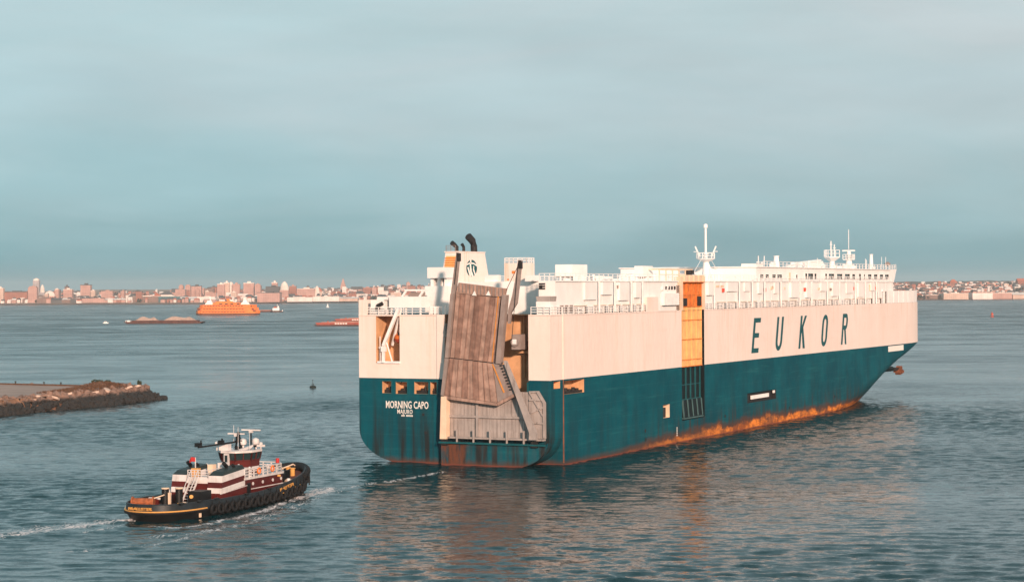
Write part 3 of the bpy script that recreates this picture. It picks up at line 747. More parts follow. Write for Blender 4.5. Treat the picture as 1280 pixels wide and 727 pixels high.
plate('side_girder', [(0.75, 25.4), (1.3, 25.4), (0.3, 15.9), (-0.25, 15.9)], -1.95, -1.0, M['girder'])
plate('side_girder', [(-0.25, 15.8), (0.35, 15.8), (-0.5, 10.3), (-0.95, 10.4)], -2.0, -1.1, M['girder'])
plate('side_girder', [(9.3, 25.2), (10.0, 25.2), (8.95, 15.15), (8.2, 15.2)], -2.0, -1.0, M['girder'])
plate('lane_line', [(8.45, 25.0), (8.62, 25.0), (7.55, 15.35), (7.36, 15.38)], -1.64, -1.615, M['yellowline'])
plate('lane_line', [(7.5, 15.1), (7.72, 15.1), (9.6, 11.0), (9.35, 10.9)], -1.81, -1.795, M['yellowline'])
for k in range(9):
    a = Vector((9.0, 14.9)).lerp(Vector((10.55, 11.4)), k / 8); mb = MB()
    mb.box(a.x - 0.2, a.x + 0.12, -1.85, -1.68, a.y - 0.1, a.y + 0.1); S('hinge', mb, M['black'], ramp)
plate('joint_line', [(0.0, 16.02), (7.6, 15.32), (7.6, 15.22), (0.0, 15.9)], -1.6, -1.56, M['black'])
# lifting levers standing above the deck
lv = MB(); lv.prism([(1.45, 31.5), (1.95, 31.4), (1.25, 25.6), (0.95, 24.0), (0.4, 24.6), (0.6, 26.2)], 'y', -1.3, -0.8); S('lifting_lever', lv, M['girder'], ramp)
lv = MB(); lv.prism([(11.65, 30.3), (12.15, 30.2), (11.75, 27.0), (11.35, 24.0), (10.4, 22.6), (10.2, 21.0), (9.85, 21.0), (9.95, 23.0), (10.6, 25.0), (11.15, 27.5)], 'y', -1.3, -0.8); S('lifting_lever', lv, M['girder'], ramp)
for x, z in ((1.67, 30.9), (11.83, 29.7)):
    mb = MB(); mb.box(x - 0.16, x + 0.3, -1.34, -0.76, z - 0.7, z + 0.5); S('lever_cap', mb, M['black'], ramp)
# struts down to the sill
st_ = MB(); st_.prism([(9.6, 15.6), (10.1, 15.6), (14.9, 5.2), (14.9, 4.2), (13.7, 4.2), (13.75, 5.2)], 'y', -2.35, -1.9); S('strut', st_, M['door'], ramp)
st_ = MB(); st_.prism([(-0.95, 10.2), (-0.05, 10.2), (-0.15, 3.9), (-1.2, 3.9)], 'y', -1.9, -0.7); S('strut', st_, M['shiprim'], ramp)
# lower ramp door: ribbed panel, frame and side wing
for k in range(22):
    x = -0.1 + k * 0.6; top_z = 11.0
    mb = MB(); mb.box(x, x + 0.56, -0.62, -0.25, 4.25, top_z); S('door_panel', mb, M['door'], ramp)
for z in (7.25,):
    mb = MB(); mb.box(-0.15, 12.3, -0.95, -0.64, z - 0.17, z + 0.17); S('door_beam', mb, M['door'], ramp)
mb = MB(); mb.box(4.35, 4.75, -0.98, -0.6, 4.3, 10.6); S('door_beam', mb, M['door'], ramp)
mb = MB(); mb.box(-1.0, 15.6, -1.5, -0.62, 4.0, 4.25); S('door_sill', mb, M['door'], ramp)
for k in range(5):
    x = 1.4 + k * 2.75; mb = MB(); mb.box(x, x + 0.22, -1.65, -1.45, 3.35, 5.4); S('sill_post', mb, M['door'], ramp)
plate('side_wing', [(13.0, 11.15), (14.45, 11.2), (15.55, 9.5), (15.55, 4.3), (12.9, 4.3)], -0.75, -0.3, M['door'])
for (a, b) in (((13.1, 9.9), (14.95, 9.9)), ((13.3, 8.0), (15.5, 8.9)), ((13.6, 6.6), (15.45, 6.5)), ((13.2, 11.0), (15.3, 7.6)), ((15.45, 9.4), (15.45, 4.4)), ((14.4, 11.1), (15.5, 9.4)), ((13.1, 11.05), (14.4, 11.1))):
    mb = MB(); mb.bar((a[0], -0.88, a[1]), (b[0], -0.88, b[1]), 0.2, 0.24); S('wing_rib', mb, M['door'], ramp)
# sheave housing and fittings beside the ramp
mb = MB(); mb.box(10.15, 11.45, -0.6, 1.8, 17.2, 19.4); mb.cyl((10.8, -0.9, 18.3), (10.8, -0.55, 18.3), 0.65, n=14); S('sheave_box', mb, M['girder'])
mb = MB(); mb.box(10.45, 11.1, -0.96, -0.9, 18.0, 18.7); S('sheave_plate', mb, M['white2'])
mb = MB(); mb.box(-0.9, 0.2, -0.5, 0.8, 19.0, 21.0); mb.cyl((-0.3, -0.8, 20), (-0.3, -0.4, 20), 0.5, n=12); S('sheave_box', mb, M['girder'])
for x in (-0.6, 14.2):
    mb = MB(); mb.box(x - 0.5, x + 0.5, -1.7, -1.3, 3.0, 3.9); S('hinge_block', mb, M['black'])

# ------------------------------------------------ side ramp
M['tealdark'] = paint('shaded_teal_panel', (0.001, 0.007, 0.009), var=0.3, streak=0.4, scol=(0.01, 0.012, 0.012), rough=0.6)  # near-black teal, with the ramp slot's shade put into the colour
M['girdteal'] = paint('scuffed_teal_beam', (0.06, 0.12, 0.125), var=0.2, streak=0.4, rough=0.6)
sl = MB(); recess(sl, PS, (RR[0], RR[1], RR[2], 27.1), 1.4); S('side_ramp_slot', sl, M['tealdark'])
sramp = empty('side_ramp', (0, 0, 0)); sramp.parent = ship; sramp['label'] = 'folded side ramp, rusty orange above and teal below'
rows = [(27.1, 28.25, 'shiprim'), (24.95, 27.0, 'ramporange'), (22.9, 24.85, 'ramporange'), (20.6, 22.75, 'rampyel'), (17.3, 20.45, 'rampyel'), (13.85, 17.15, 'rampyel'), (12.72, 13.7, 'rampyel'),
        (9.6, 12.66, 'tealdark'), (7.1, 9.45, 'tealdark')]
for k, (z0, z1, mt) in enumerate(rows):
    w = 0.25 if k == 0 else -0.55 if mt == 'tealdark' else -0.25
    for c in range(4):
        a = 53.3 + c * 2.25; mb = MB(); mb.box(HB - 1.1 if mt == 'tealdark' else HB - 0.9, HB + w - 0.04 * ((c + k) % 2), a, a + 2.1, z0, z1); S('ramp_panel', mb, M[mt], sramp)
    for c in range(5):
        a = 53.05 + c * 2.25; mb = MB(); mb.box(HB - 0.6, HB + w + 0.18, a, a + 0.22, z0, z1); S('ramp_rib', mb, M['teal2' if mt == 'tealdark' else mt], sramp)
    mb = MB(); mb.box(HB - 0.8, HB + w + 0.12, 52.95, 62.6, z0 - 0.12, z0 + 0.03); S('ramp_beam', mb, M['ramporange' if z0 > ZC else 'teal2'], sramp)
for c in range(4):                                 # lowest flap hangs a little outwards
    a = 53.5 + c * 2.2; mb = MB(); mb.prism([(HB - 0.6, 7.0), (HB - 0.3, 7.0), (HB - 0.02, 4.1), (HB - 0.3, 4.1)], 'y', a, a + 2.0); S('ramp_panel', mb, M['tealdark'], sramp)
for c in range(5):
    a = 53.2 + c * 2.2; mb = MB(); mb.prism([(HB - 0.4, 7.0), (HB - 0.12, 7.0), (HB + 0.12, 4.1), (HB - 0.1, 4.1)], 'y', a, a + 0.18); S('ramp_rib', mb, M['girdteal'], sramp)
mb = MB(); mb.box(HB - 0.3, HB + 0.2, 53.2, 62.2, 3.8, 4.0); S('ramp_beam', mb, M['girdteal'], sramp)
for a, b, z in ((53.6, 55.2, 24.3), (60.4, 62.0, 24.6)):
    mb = MB(); mb.box(HB - 0.6, HB - 0.03, a, b, 23.0, z); S('winch_window', mb, M['black'], sramp)
for a in (52.2, 62.7):
    mb = MB(); mb.box(HB - 1.2, HB + 0.12, a, a + 0.7, ZD, 28.0); S('ramp_guide', mb, M['shiprim'], sramp)
# ------------------------------------------------ superstructure on the weather deck
dh = MB(); WT = 15.6                                # outer wall half breadth
S_AFT, S_FWD = 3.0, 188.0
gal = []                                            # gallery openings under the white wall
s = 9.6
while s < 176:
    if not (36.0 < s < 64.5): gal.append((s, s + 4.6, ZD, 23.45))
    s += 5.6 if int(s) % 3 else 7.4
PW = lambda s, z, w=0.0: (WT - w, s, z)
PWp = lambda s, z, w=0.0: (-WT + w, s, z)
holed(dh, PW, S_AFT, 52.0, ZD, ZR, gal); holed(dh, PW, 63.7, S_FWD, ZD, ZR, gal); holed(dh, PWp, 22.0, S_FWD, ZD, ZR, [])
dh.quad((12.9, S_AFT, ZD), (WT, S_AFT, ZD), (WT, S_AFT, ZR), (12.9, S_AFT, ZR))                    # aft face, starboard house
dh.quad((12.9, S_AFT, ZD), (12.9, 8.0, ZD), (12.9, 8.0, ZR), (12.9, S_AFT, ZR))
dh.quad((-8.2, 8.0, ZD), (12.9, 8.0, ZD), (12.9, 8.0, ZR), (-8.2, 8.0, ZR)); dh.quad((-8.2, 8, ZD), (-8.2, 22, ZD), (-8.2, 22, ZR), (-8.2, 8, ZR))
dh.quad((-WT, 22, ZD), (-8.2, 22, ZD), (-8.2, 22, ZR), (-WT, 22, ZR))
dh.add([(12.9, S_AFT, ZR), (WT, S_AFT, ZR), (WT, 52, ZR), (14.2, 52.0, ZR), (14.2, 63.7, ZR), (WT, 63.7, ZR), (WT, S_FWD, ZR), (-WT, S_FWD, ZR), (-WT, 22, ZR), (-8.2, 22, ZR), (-8.2, 8, ZR), (12.9, 8, ZR)], [tuple(range(12))])
dh.quad((14.2, 52, ZD), (14.2, 63.7, ZD), (14.2, 63.7, ZR), (14.2, 52, ZR))
dh.quad((-WT, S_FWD, ZD), (WT, S_FWD, ZD), (WT, S_FWD, ZR), (-WT, S_FWD, ZR))
house = S('deckhouse', dh, M['white']); house['label'] = 'long white deckhouse along the top of the hull'
gi = MB(); gi.quad((15.15, 8, ZD), (15.15, 180, ZD), (15.15, 180, 23.5), (15.15, 8, 23.5)); gi.quad((15.15, 8, 23.46), (WT - .02, 8, 23.46), (WT - .02, 180, 23.46), (15.15, 180, 23.46))
S('gallery_wall', gi, M['white'], house)
for k, (a, b, c, d) in enumerate(gal):              # things standing in the gallery: vent bodies, pipes
    mb = MB(); q = (a + b) / 2
    mb.cyl((15.4, q - 1.0, ZD), (15.4, q - 1.0, 23.25), 0.16, n=10); mb.box(15.2, 15.5, q - 1.3, q + 1.2, 22.9, 23.1)
    S('gallery_vent', mb, M['white2'], house)
    mb = MB(); mb.box(WT + 0.005, WT + 0.10, a - 0.15, b + 0.15, 23.45, 23.53); S('opening_lintel', mb, M['shiprim'], house)
for s in list(np.arange(14, 52, 6.2)) + list(np.arange(70, 186, 6.2)):   # wall stiffeners
    mb = MB(); mb.box(WT + 0.005, WT + 0.035, s, s + 0.10, 23.7, ZR - 0.1); S('wall_stiffener', mb, M['white2'], house)
mb = MB(); mb.box(WT + 0.005, WT + 0.22, S_AFT, 52, ZR - 0.12, ZR + 0.1); mb.box(WT + 0.005, WT + 0.22, 63.8, S_FWD, ZR - 0.12, ZR + 0.1); S('roof_coaming', mb, M['white2'], house)
for s, z in ((73.6, 25.6), (96.5, 25.6), (121.0, 25.6), (155.0, 25.7), (172, 25.7)):
    mb = MB(); mb.box(WT + 0.01, WT + 0.3, s, s + 0.7, z - 0.35, z + 0.35); S('lifebuoy_box', mb, M['redmark'], house)
# after-deck windows and fittings on the starboard house
for (a, b, c, d, mt) in ((13.0, 13.5, 26.0, 26.6, 'dark'), (13.3, 13.6, 24.2, 24.5, 'dark'), (14.6, 15.4, 23.9, 24.8, 'dark')):
    mb = MB(); mb.box(a, b, S_AFT - 0.05, S_AFT - 0.005, c, d); S('window', mb, M[mt], house)
mb = MB(); mb.box(13.6, 15.9, 0.6, 2.9, ZD, 24.2); S('locker', mb, M['white2'])
mb = MB(); mb.prism([(13.7, 24.22), (15.8, 24.22), (15.9, 24.95), (13.5, 24.95)], 'y', 0.7, 2.8); S('winch_cover', mb, M['door'])
for k in range(3):
    mb = MB(); s = 4.6 + k * 1.7
    for q in (0, 0.6): mb.box(WT + 0.01, WT + 0.12, s + q, s + q + 0.42, 22.5, 23.6)
    S('louvre', mb, M['girder'], house)
mb = MB()
for z in (26.0, 26.35, 26.7): mb.box(13.0, 14.0, S_AFT - 0.18, S_AFT - 0.06, z, z + 0.2)
S('step_rung', mb, M['black'], house)
# ribbed grey plate and ladder by the side ramp
mb = MB(); mb.box(WT + 0.01, WT + 0.6, 44.6, 51.2, 23.2, 25.2); S('gallery_box', mb, M['white2'], house)
mb = MB()
for k in range(4): mb.box(WT + 0.02, WT + 0.1, 46.4 + k * 1.3, 47.0 + k * 1.3, 25.8, 26.35)
S('window', mb, M['dark'], house)
mb = MB()
for k in range(14): mb.box(WT + 0.1, WT + 0.5, 51.2, 51.9, 22.5 + k * 0.3, 22.62 + k * 0.3)
S('ladder', mb, M['girder'], house)
for k in range(3):
    mb = MB(); mb.box(WT + 0.01, WT + 0.06, 68.2 + k * 2.4, 69.8 + k * 2.4, 26.1, 26.5); S('vent_grille', mb, M['shiprim'], house)

# railings
railing('railing', [(WT - .1, S_AFT + .1, ZR), (WT - .1, 51.5, ZR)], 1.1, M['white2'], ship, post=1.8, r=0.045)
railing('railing', [(WT - .1, 64, ZR), (WT - .1, 96.0, ZR)], 1.1, M['white2'], ship, post=1.5, r=0.045)
railing('railing', [(12.95, S_AFT + .1, ZR), (WT - .1, S_AFT + .1, ZR)], 1.1, M['white2'], ship, post=1.0, r=0.045)
railing('railing', [(-HB + .3, 0.4, ZD), (-2.6, 0.4, ZD)], 1.1, M['white2'], ship, post=1.4, r=0.045)
railing('railing', [(-WT, 22.2, ZR), (-WT, 96, ZR)], 1.1, M['white2'], ship, post=1.8, r=0.045)
railing('railing', [(HB - .1, 0.4, ZD), (HB - .1, 4.3, ZD)], 1.1, M['white2'], ship, post=1.0, r=0.045)
railing('railing', [(12.9, 0.3, ZD), (HB - .1, 0.3, ZD)], 1.1, M['white2'], ship, post=1.0, r=0.045)
railing('railing', [(HB - .12, 4.6, ZD), (HB - .12, 37, ZD)], 1.05, M['white2'], ship, post=1.9, r=0.04)
railing('railing', [(HB - .12, 64, ZD), (HB - .12, 168, ZD)], 1.05, M['white2'], ship, post=1.9, r=0.04)
railing('railing', [(WT - .3, 97.5, ZR), (WT - .3, 187.5, ZR)], 1.0, M['white2'], ship, post=2.4, r=0.035)
cr_ = random.Random(8)                               # small gear along the roof edge: pipes, lockers, hose boxes
for k in range(46):
    s_ = cr_.uniform(6, 95) if k < 24 else cr_.uniform(98, 186); z_ = ZR if s_ < 97 else 30.08; t_ = cr_.uniform(9, 13); q = cr_.random(); mb = MB()
    if q < .45: mb.box(t_ - .4, t_ + .4, s_, s_ + cr_.uniform(.5, 2.0), z_, z_ + cr_.uniform(.4, 1.0)); nm = 'deck_locker'
    elif q < .75: mb.cyl((t_, s_, z_), (t_, s_, z_ + .7), .16, n=8); mb.lathe([(.16, 0), (.34, .05), (.26, .28), (.05, .34)], (t_, s_, z_ + .7), 10); nm = 'mushroom_vent'
    else: mb.bar((t_, s_, z_), (t_, s_, z_ + cr_.uniform(1.2, 2.4)), .1); nm = 'lamp_post'
    S(nm, mb, M['white2'])
for k in range(30):                                  # brackets, lamps and hose reels on the long white wall
    s_ = cr_.uniform(12, 50) if k < 10 else cr_.uniform(66, 180); z_ = cr_.uniform(24.0, 26.6); mb = MB(); w_ = cr_.uniform(.3, 1.2)
    mb.box(WT + .01, WT + cr_.uniform(.1, .3), s_, s_ + w_, z_, z_ + cr_.uniform(.2, .6)); S('wall_fitting', mb, M[cr_.choice(('white2', 'white2', 'shiprim', 'girder'))], house)
for k in range(16):                                  # shallow boxes added to cast subtle shadows along the long wall, with pipes
    s_ = (13 + k * 6.6) if k < 4 else 66 + (k - 4) * 9.3 + cr_.uniform(-1, 1); w_ = cr_.uniform(2.0, 5.5); h_ = cr_.uniform(1.6, 3.2); mb = MB()
    mb.box(WT + .012, WT + cr_.uniform(.25, .5), s_, s_ + w_, ZR - 0.2 - h_, ZR - 0.2); S('added_wall_box', mb, M['white'], house)
    mb = MB(); mb.box(WT + .3, WT + .55, s_ + w_ + .5, s_ + w_ + .7, ZD + .1, ZR - .1); S('wall_pipe', mb, M['white2'], house)
# port quarter: bulwark winch house, platform with canopy, rails
mb = MB(); mb.box(-14.6, -12.4, 1.0, 4.0, ZD, 24.5); mb.box(-13.6, -12.0, 1.2, 3.4, 24.52, 25.0); S('winch_house', mb, M['white'])
mb = MB(); mb.cyl((-13.3, 0.8, 23.6), (-12.4, 0.8, 24.0), 0.3, n=10); mb.box(-13.6, -12.9, 0.7, 0.98, 23.0, 23.5); S('winch_drum', mb, M['black'])
mb = MB(); mb.box(-11.6, -6.0, 1.4, 4.2, 23.3, 25.0); S('boat_platform', mb, M['white'])
for x in (-11.3, -8.8, -6.3):
    mb = MB(); mb.box(x - .12, x + .12, 1.6, 1.84, ZD, 23.3); S('platform_leg', mb, M['white2'])
mb = MB()
mb.bar((-9.4, 1.6, 25.0), (-8.6, 1.6, 25.95), 0.3); mb.bar((-6.4, 1.6, 25.0), (-5.6, 1.6, 25.95), 0.3); mb.box(-8.9, -5.5, 1.4, 4.0, 25.85, 26.1); S('canopy_frame', mb, M['white2'])
mb = MB(); mb.box(-8.3, -6.4, 1.8, 3.4, 25.02, 25.6); S('winch_motor', mb, M['girder'])
mb = MB()
for k in range(4): mb.box(-5.9 + k * 0.7, -5.5 + k * 0.7, 3.9, 4.4, ZD, 23.5)
S('deck_pipe', mb, M['white2'])
# white block and box before the funnel
mb = MB(); mb.box(-8.2, -4.1, 6.6, 7.95, ZD, 26.6); S('vent_trunk', mb, M['white'])
mb = MB(); mb.box(-7.9, -4.4, 6.8, 10.2, 27.8, 29.45); S('vent_box', mb, M['white'])
for x in (-7.4, -6.2, -5.0):
    mb = MB(); mb.box(x - .25, x + .25, 7.4, 9.6, 26.6, 27.8); S('vent_leg', mb, M['white2'])
# funnel: tapered casing, louvres, pipes, badge
fn = empty('funnel', (0, 0, 0)); fn.parent = ship; fn['label'] = 'cream funnel with round badge and black exhaust pipes'
mb = MB(); mb.box(-9.6, -8.22, 13.4, 21.9, ZD, ZR); S('funnel_house', mb, M['white'])
f = MB(); FT = -6.4                                 # starboard side plane of the funnel
b0 = [(-9.4, 14), (FT, 14), (FT, 25), (-9.4, 25)]; t0 = [(-8.75, 14.4), (FT, 14.4), (FT, 23.4), (-8.75, 23.4)]
f.add([(x, y, ZR) for x, y in b0] + [(x, y, 31.9) for x, y in t0], [(0, 1, 5, 4), (1, 2, 6, 5), (2, 3, 7, 6), (3, 0, 4, 7), (4, 5, 6, 7)])
S('casing', f, M['cream'], fn)
def FA(t, z, d=0.0):                                # point on the sloped after face
    return (t, 14 + 0.4 * (z - ZR) / 4.7 - d, z)
mb = MB(); mb.quad(FA(-8.6, 31.3, .03), FA(-6.75, 31.3, .03), FA(-6.75, 27.9, .03), FA(-9.05, 27.9, .03)); S('louvre_plate', mb, M['rampyel'], fn)
for k in range(9):
    z = 28.1 + k * 0.36; mb = MB(); mb.bar(FA(-8.75, z, .1), FA(-6.9, z, .1), 0.16, 0.14); S('louvre', mb, M['ramporange'], fn)
mb = MB(); mb.box(-8.9, FT + .1, 14.2, 23.5, 31.9, 32.05); S('funnel_top', mb, M['cream'], fn)
def pipe(pts, r, name='exhaust_pipe', mt='black'):
    mb = MB(); mb.tube(pts, r, n=14); return S(name, mb, M[mt], fn, smooth=True)
pipe([(-7.4, 21.6, 31.9), (-7.4, 21.5, 33.0), (-7.5, 21.2, 33.8), (-7.7, 20.2, 34.5)], [0.55, 0.55, 0.58, 0.6])
pipe([(-7.6, 16.0, 31.9), (-7.6, 16.0, 32.7), (-7.8, 15.6, 33.1), (-8.0, 15.1, 33.4)], [0.32, 0.32, 0.36, 0.38])
pipe([(-7.5, 18.2, 31.9), (-7.5, 18.2, 32.8), (-7.6, 17.8, 33.2)], [0.24, 0.24, 0.28])
railing('funnel_rail', [(-8.7, 14.5, 32.05), (-7.0, 14.5, 32.05)], 0.9, M['girder'], fn, post=0.8)
# badge on the side: a teal globe cut by pale bands
bd = MB(); cx, cz, ra, rb = 18.75, 29.4, 1.85, 1.35
def FS(y, z, d): return (FT + d, y, z)
n = 28; bd.add([FS(cx + ra * math.cos(2 * math.pi * i / n), cz + rb * math.sin(2 * math.pi * i / n), 0.025) for i in range(n)], [tuple(range(n))]); S('badge', bd, M['letter'], fn)
for name_pts in ([(-0.95, 0.32), (-0.3, 0.52), (0.4, 0.46), (0.95, 0.22), (0.95, 0.40), (0.4, 0.64), (-0.3, 0.70), (-0.95, 0.48)],
                 [(-0.30, 1.0), (-0.05, 1.0), (-0.12, 0.3), (-0.02, -0.3), (0.35, -0.95), (0.0, -1.0), (-0.32, -0.4), (-0.38, 0.3)],
                 [(0.30, 0.30), (0.45, 0.22), (0.42, -0.1), (0.75, -0.75), (0.6, -0.9), (0.22, -0.2)],
                 [(-0.85, 0.1), (-0.62, 0.15), (-0.1, -0.95), (-0.38, -1.0)]):
    mb = MB(); mb.add([FS(cx + ra * x, cz + rb * z, 0.04) for x, z in name_pts], [tuple(range(len(name_pts)))]); S('badge_band', mb, M['wletter'], fn)
# cream tower aft of the deckhouse
tw = empty('lift_tower', (0, 0, 0)); tw.parent = ship
mb = MB(); mb.box(4.65, 8.4, 8.2, 11.0, ZR, 30.0); S('casing', mb, M['cream'], tw)
railing('railing', [(4.7, 8.3, 30), (8.35, 8.3, 30), (8.35, 10.9, 30)], 0.75, M['white2'], tw, post=0.75, r=0.06)
mb = MB(); mb.box(6.0, 6.5, 8.1, 8.19, 28.4, 28.8); S('window', mb, M['ramporange'], tw)
mb = MB(); mb.box(5.2, 5.45, 8.1, 8.19, 27.4, 27.6); S('window', mb, M['ramporange'], tw)
mb = MB(); mb.box(9.2, 10.6, 6.0, 8.0, ZR, 28.1); S('vent_box', mb, M['white'])
mb = MB(); mb.box(1.2, 3.4, 8.4, 9.6, ZR, 28.2); S('vent_box', mb, M['white2'])
# big roof ventilators
def roof_vent(t, s0, s1, legs, z0=28.0, z1=29.9, d=3.0):
    e = empty('roof_ventilator', (0, 0, 0)); e.parent = ship
    mb = MB(); mb.box(t - d, t, s0, s1, z0, z1); S('vent_hood', mb, M['white'], e)
    for a, b in legs:
        mb = MB(); mb.cyl((t - d / 2, (a + b) / 2, ZR), (t - d / 2, (a + b) / 2, z0), (b - a) * 0.42, n=16); S('vent_pipe', mb, M['white2'], e, smooth=True)
    mb = MB(); mb.box(t - d + .1, t - .1, s0 + 0.1, s1 - 0.1, z0 - 0.12, z0 - 0.004); S('vent_mesh', mb, M['girder'], e)
roof_vent(8, 25.8, 31.6, [(26.0, 27.6), (29.6, 31.2)]); roof_vent(8, 55.4, 59.6, [(56.4, 58.6)], d=1.7)
for s in (40.2, 50.6):
    mb = MB(); mb.cyl((12, s, ZR), (12, s, 28.0), 0.35, n=10); mb.lathe([(0.35, 0), (0.6, 0.05), (0.5, 0.4), (0.1, 0.5)], (12, s, 28.0), 12); S('mushroom_vent', mb, M['white2'])
# framework over the side ramp
fr = MB()
for s in np.linspace(57.7, 73.2, 6):
    fr.bar((10, s, ZR), (10, s, 29.35), 0.18)
fr.bar((10, 57.6, 29.3), (10, 73.4, 29.3), 0.26); fr.bar((10, 57.6, 28.4), (10, 73.4, 28.4), 0.2)
for s in (57.7, 73.2): fr.bar((10, s, 29.3), (6, s, 29.3), 0.2)
S('gantry_frame', fr, M['shiprim'])
mb = MB(); mb.box(9.8, 10.6, 70.2, 71.4, 28.4, 29.2); mb.box(9.8, 10.6, 72.0, 73.0, 28.5, 29.25); S('winch_motor', mb, M['black'])
# after mast
am = empty('signal_mast', (0, 0, 0)); am.parent = ship
mb = MB(); mb.cyl((6, 91.3, ZR), (6, 91.2, 31.2), 0.85, 0.55, n=14); S('mast_post', mb, M['white'], am, smooth=True)
mb = MB(); mb.cyl((6, 91.1, 31.2), (6, 91.1, 38.0), 0.26, 0.2, n=10); S('mast_pole', mb, M['white'], am, smooth=True)
mb = MB(); mb.lathe([(0.1, 0), (0.4, 0.1), (0.4, 0.7), (0.15, 0.85)], (6, 91.1, 37.3), 12); S('mast_lamp', mb, M['white2'], am)
mb = MB(); mb.lathe([(0.7, 0), (1.75, 0.5), (1.75, 0.62)], (6, 91.1, 31.0), 14); S('mast_platform', mb, M['white'], am)
mb = MB()
for i in range(12):
    a = 2 * math.pi * i / 12; b = 2 * math.pi * (i + 1) / 12; p = lambda q, z: (6 + 1.7 * math.cos(q), 91.1 + 1.7 * math.sin(q), z)
    mb.bar(p(a, 31.6), p(a, 32.7), 0.12); mb.bar(p(a, 32.65), p(b, 32.65), 0.1); mb.bar(p(a, 32.1), p(b, 32.1), 0.08)
S('mast_rail', mb, M['white2'], am)
for sgn in (-1, 1):
    mb = MB(); mb.bar((6 + sgn * 1.3, 91.1, 32.2), (6 + sgn * 2.1, 91.1, 33.9), 0.22); mb.bar((6 + sgn * 1.6, 91.1, 32.9), (6 + sgn * 2.4, 91.1, 32.9), 0.12); S('lamp_arm', mb, M['white2'], am)
mb = MB(); mb.bar((6.3, 91.3, 31), (7.6, 91.8, ZR), 0.25); S('mast_stay', mb, M['white2'], am)
for q in (101, 82):
    mb = MB(); mb.bar((6, 91.3, 33), (6, q, ZR), 0.06); S('mast_stay', mb, M['white2'], am)
mb = MB(); mb.bar((6, 83.5, 28.9), (6, 88.0, 28.7), 0.3); S('loud_hailer', mb, M['white2'], am)
mb = MB(); mb.box(4, 6.2, 94.6, 101.5, ZR, 28.4); S('deck_store', mb, M['white'])

# ------------------------------------------------ accommodation and wheelhouse
br = empty('accommodation_block', (0, 0, 0)); br.parent = ship; br['label'] = 'white bridge block with a band of dark windows'
BT = 14.0
wins = []
for (a, b) in ((99.0, 101.0), (102.2, 104.2), (106.2, 108.4), (109.2, 112.2), (121.0, 122.0), (127.0, 128.4), (128.9, 132.4), (133.2, 134.6), (140.6, 142.0), (143.0, 147.0), (149.0, 153.0), (154.8, 158.6), (160.3, 162.6),
               (169.3, 170.3), (172.6, 175.6), (177.4, 180.4), (182.2, 185.2), (186.6, 190.0)):
    wins.append((a, b, 27.85 if a < 125 else 27.75, 28.55 if a < 125 else 28.85))
mb = MB(); PB = lambda s, z, w=0.0: (BT - w, s, z)
holed(mb, PB, 97, 191, ZR, 29.9, wins)
mb.quad((-BT, 97, ZR), (BT, 97, ZR), (BT, 97, 29.9), (-BT, 97, 29.9)); mb.quad((-BT, 97, ZR), (-BT, 191, ZR), (-BT, 191, 29.9), (-BT, 97, 29.9)); mb.quad((-BT, 97, 29.9), (BT, 97, 29.9), (BT, 191, 29.9), (-BT, 191, 29.9))
# raked wheelhouse front with undercut
for sx in (1, -1):
    mb.add([(sx * BT, 191, ZR), (sx * BT, 191, 29.9), (sx * BT, 197.0, 30.2), (sx * BT, 195.0, 27.6), (sx * BT, 189, 25.3), (sx * BT, 187, 25.3)], [(0, 1, 2, 3, 4, 5)])
mb.quad((-BT, 197, 30.2), (BT, 197, 30.2), (BT, 195, 27.6), (-BT, 195, 27.6)); mb.quad((-BT, 195, 27.6), (BT, 195, 27.6), (BT, 189, 25.3), (-BT, 189, 25.3)); mb.quad((-BT, 191, 29.9), (BT, 191, 29.9), (BT, 197, 30.2), (-BT, 197, 30.2))
S('block_wall', mb, M['white'], br)
for hs in wins:
    mb = MB(); a, b, c, d = hs; recess(mb, PB, hs, 0.22); o = S('window', mb, M['glass'], br)
    mb = MB()
    for (u0, u1, v0, v1) in ((a - .12, b + .12, c - .1, c), (a - .12, b + .12, d, d + .1), (a - .12, a, c, d), (b, b + .12, c, d)): mb.box(BT + 0.004, BT + 0.06, u0, u1, v0, v1)
    S('frame', mb, M['white2'], o)
mb = MB(); mb.box(-BT - .3, BT + .3, 96.7, 191, 29.9, 30.08); S('block_roof', mb, M['white2'], br)
mb = MB(); mb.box(BT + .005, BT + 0.4, 140, 190, 27.2, 27.45); S('bridge_walk', mb, M['white2'], br)
mb = MB(); mb.box(BT + .01, BT + 0.1, 165.8, 166.9, 27.4, 28.9); S('door', mb, M['dark'], br)
mb = MB(); mb.box(BT + .01, BT + 0.1, 116.5, 117.4, 27.4, 29.0); S('door', mb, M['shiprim'], br)
mb = MB(); mb.box(WT + .01, WT + .1, 168, 173, 25.2, 26.6); S('rust_panel', mb, M['shiprim'], br)
mb = MB(); mb.box(BT + .01, BT + .1, 186.5, 189.5, 27.15, 27.4); S('wing_light', mb, M['redmark'], br)
mb = MB(); mb.box(11.0, BT, 97.0, 101.0, 29.9, 30.6); S('roof_locker', mb, M['white'], br)
railing('railing', [(BT - .1, 101.2, 30.08), (BT - .1, 190.8, 30.08)], 1.0, M['white2'], br, post=2.4, r=0.05, rails=2)
railing('railing', [(BT - .1, 191.0, 30.0), (BT - .1, 196.8, 30.25)], 1.0, M['white2'], br, post=1.5, r=0.05, rails=2)
railing('railing', [(BT + .35, 140, 27.45), (BT + .35, 190, 27.45)], 0.9, M['white2'], br, post=2.4, r=0.03, rails=2)
